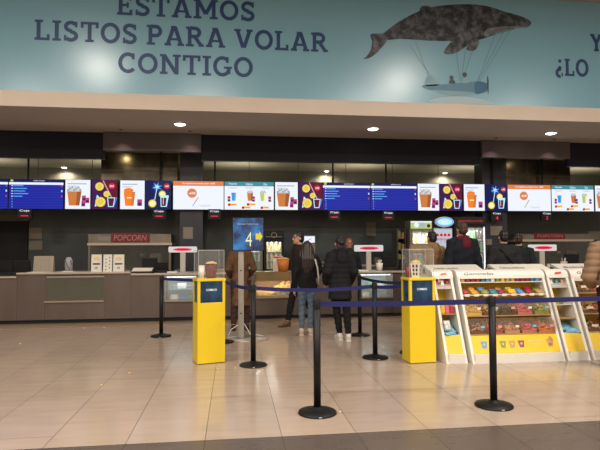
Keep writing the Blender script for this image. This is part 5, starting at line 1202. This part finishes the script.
def at_(x, y): return FL(x, y)
K = pi
# black parka woman
x, y = at_(340.5, 340.5)
person((x, y), K+.05, 1.665, 'person in a long black padded coat, black trousers and white trainers, back turned, at centre', dict(hair='bun', hair_m=blk_hair, trousers=blkc, jacket=blkj, shoes=wshoe, hem=.70, bulk=.045, flare=.06, quilt=.006, feet=[(-.12, .03), (-.01, -.10)], fdir=[-.2, .1], knee=[.02, .05], loose=.011,
    hands=[(-.20, -.16, .90), (.20, -.16, .90)], elbows=[(-.225, .05, 1.10), (.225, .05, 1.10)], hood=blkj, wide=.87))
x, y = at_(307.5, 334.5)
person((x, y), K-.1, 1.60, 'person with long dark hair, black jacket and light jeans, back turned, beside the man', dict(hair='long', hair_m=brn_hair, trousers=jeans, jacket=blkc, shoes=cshoe, hem=.86, bulk=.025, feet=[(-.05, -.03), (.10, .0)], fdir=[.2, -.1],
    hands=[(-.16, -.22, .98), (.22, -.05, .78)], straps=[([(-.13, .13, 1.30), (-.17, .14, 1.15), (-.19, .12, .98), (-.19, .08, .86)], .014, mat('strap_pale', (.5, .46, .42), .6))], wide=.95, loose=.006))
x, y = at_(301, 326)
person((x, y), -1.15, 1.79, 'man-height person in a dark brown coat stepping left, face in profile, behind the long-haired person', dict(hair_m=blk_hair, trousers=blkc, jacket=dkbrown, shoes=bshoe, hem=.78, bulk=.03, feet=[(-.06, -.28), (.08, .30)], fdir=[0, 0], knee=[.02, .10], head=-.15, lean=.03,
    hands=[(-.22, -.02, .86), (.22, -.04, .86)]))
x = PX(349.5, 12.0, 247)
person((x, 12.05), 0, 1.70, 'attendant with a warm-lit face and brown cap behind the counter, beside the black coat', dict(hair='cap', hair_m=mat('cap_brown', (.22, .09, .04), .7), trousers=blkc, jacket=cloth('uniform_dark', (.02, .02, .022)), shoes=kshoe, skin=skin_d, bulk=.015))
x = PX(240.5, 9.75, 290)
person((x, 9.75), K+.1, 1.70, 'person in a long caramel coat standing behind the arrow sign pole', dict(hair_m=brn_hair, trousers=cloth('trousers_dark_brown', (.045, .024, .018)), jacket=brc, shoes=kshoe, hem=.46, bulk=.025, flare=.03, feet=[(-.12, 0), (.13, .03)], hands=[(-.16, -.22, .95), (.16, -.22, .95)], elbows=[(-.24, .05, 1.12), (.24, .05, 1.12)], wide=.85))
# at the fridges
x = PX(434, 9.45, 240)
person((x, 9.45), K+.25, 1.78, 'person in a tan hooded jacket reaching toward the green header fridge', dict(hair_m=blk_hair, trousers=blkc, jacket=tan, shoes=kshoe, hem=.85, bulk=.035, hood=tan, hands=[(-.20, -.36, 1.20), (.24, -.38, 1.50)], elbows=[(-.30, .0, 1.18), (.40, -.12, 1.46)], lean=.05, wide=1.0))
x = PX(462, 9.05, 240)
person((x, 9.05), K+.18, 1.93, 'tall person in a black jacket with a maroon hood, back turned, behind the sweets stands', dict(hair_m=mat('hair_dark_brown', (.05, .030, .022), .6, noise=.3, nscale=50), trousers=blkc, jacket=navyj, shoes=kshoe, hem=.88, bulk=.04, hood=maroon, wide=1.16))
x = PX(503.5, 9.25, 240)
person((x, 9.25), K-.1, 1.79, 'person in a charcoal jacket with a crossbody strap, back turned, before the right column', dict(hair_m=blk_hair, trousers=blkc, jacket=greyj, shoes=kshoe, hem=.86, bulk=.045, wide=1.12, straps=[([(.13, .02, 1.505), (.12, .12, 1.45), (-.02, .185, 1.28), (-.18, .175, 1.08), (-.24, .10, .98)][::-1], .022, blkc)]))
x = PX(518.5, 10.0, 240)
person((x, 10.0), K-.5, 1.74, 'person in a dark green jacket, half hidden, right of the crossbody strap wearer', dict(hair_m=brn_hair, trousers=blkc, jacket=dkgreen, shoes=kshoe, hem=.86, bulk=.04, wide=1.12))
x = PX(614, 6.02, 280)
person((x, 6.02), K-.35, 1.80, 'person in a tan quilted jacket and black trousers at the right edge', dict(hair_m=brn_hair, hair='long', trousers=blkc, jacket=tan2, shoes=kshoe, hem=.98, bulk=.05, quilt=.010, feet=[(-.12, .0), (.12, .04)], hands=[(-.16, -.25, 1.02), (.2, -.2, 1.0)], elbows=[(-.31, .08, 1.10), (.31, .08, 1.10)],
    hood=tan2, straps=[([(.02, .20, 1.40), (-.10, .21, 1.30), (-.02, .22, 1.18)], .022, blkc), ([(-.12, .19, 1.42), (-.04, .22, 1.30), (-.16, .20, 1.2)], .022, blkc)]))
# ================================================================== CAMERA + WORLD
cam = bpy.data.cameras.new('camera'); cam.sensor_width = 36; cam.lens = 36*FPX/600; cam.clip_end = 100
co = bpy.data.objects.new('camera', cam); COL.objects.link(co)
co.matrix_world = Matrix(((rt.x, up.x, -fw.x, 0), (rt.y, up.y, -fw.y, 0), (rt.z, up.z, -fw.z, H), (0, 0, 0, 1)))
scn.camera = co
wd = bpy.data.worlds.new('world'); scn.world = wd; wd.use_nodes = True
wd.node_tree.nodes['Background'].inputs[0].default_value = (.9, .75, .6, 1); wd.node_tree.nodes['Background'].inputs[1].default_value = .05
scn.view_settings.view_transform = 'Standard'; scn.view_settings.look = 'None'; scn.view_settings.gamma = 1; scn.view_settings.use_curve_mapping = False
scn.view_settings.exposure = 0
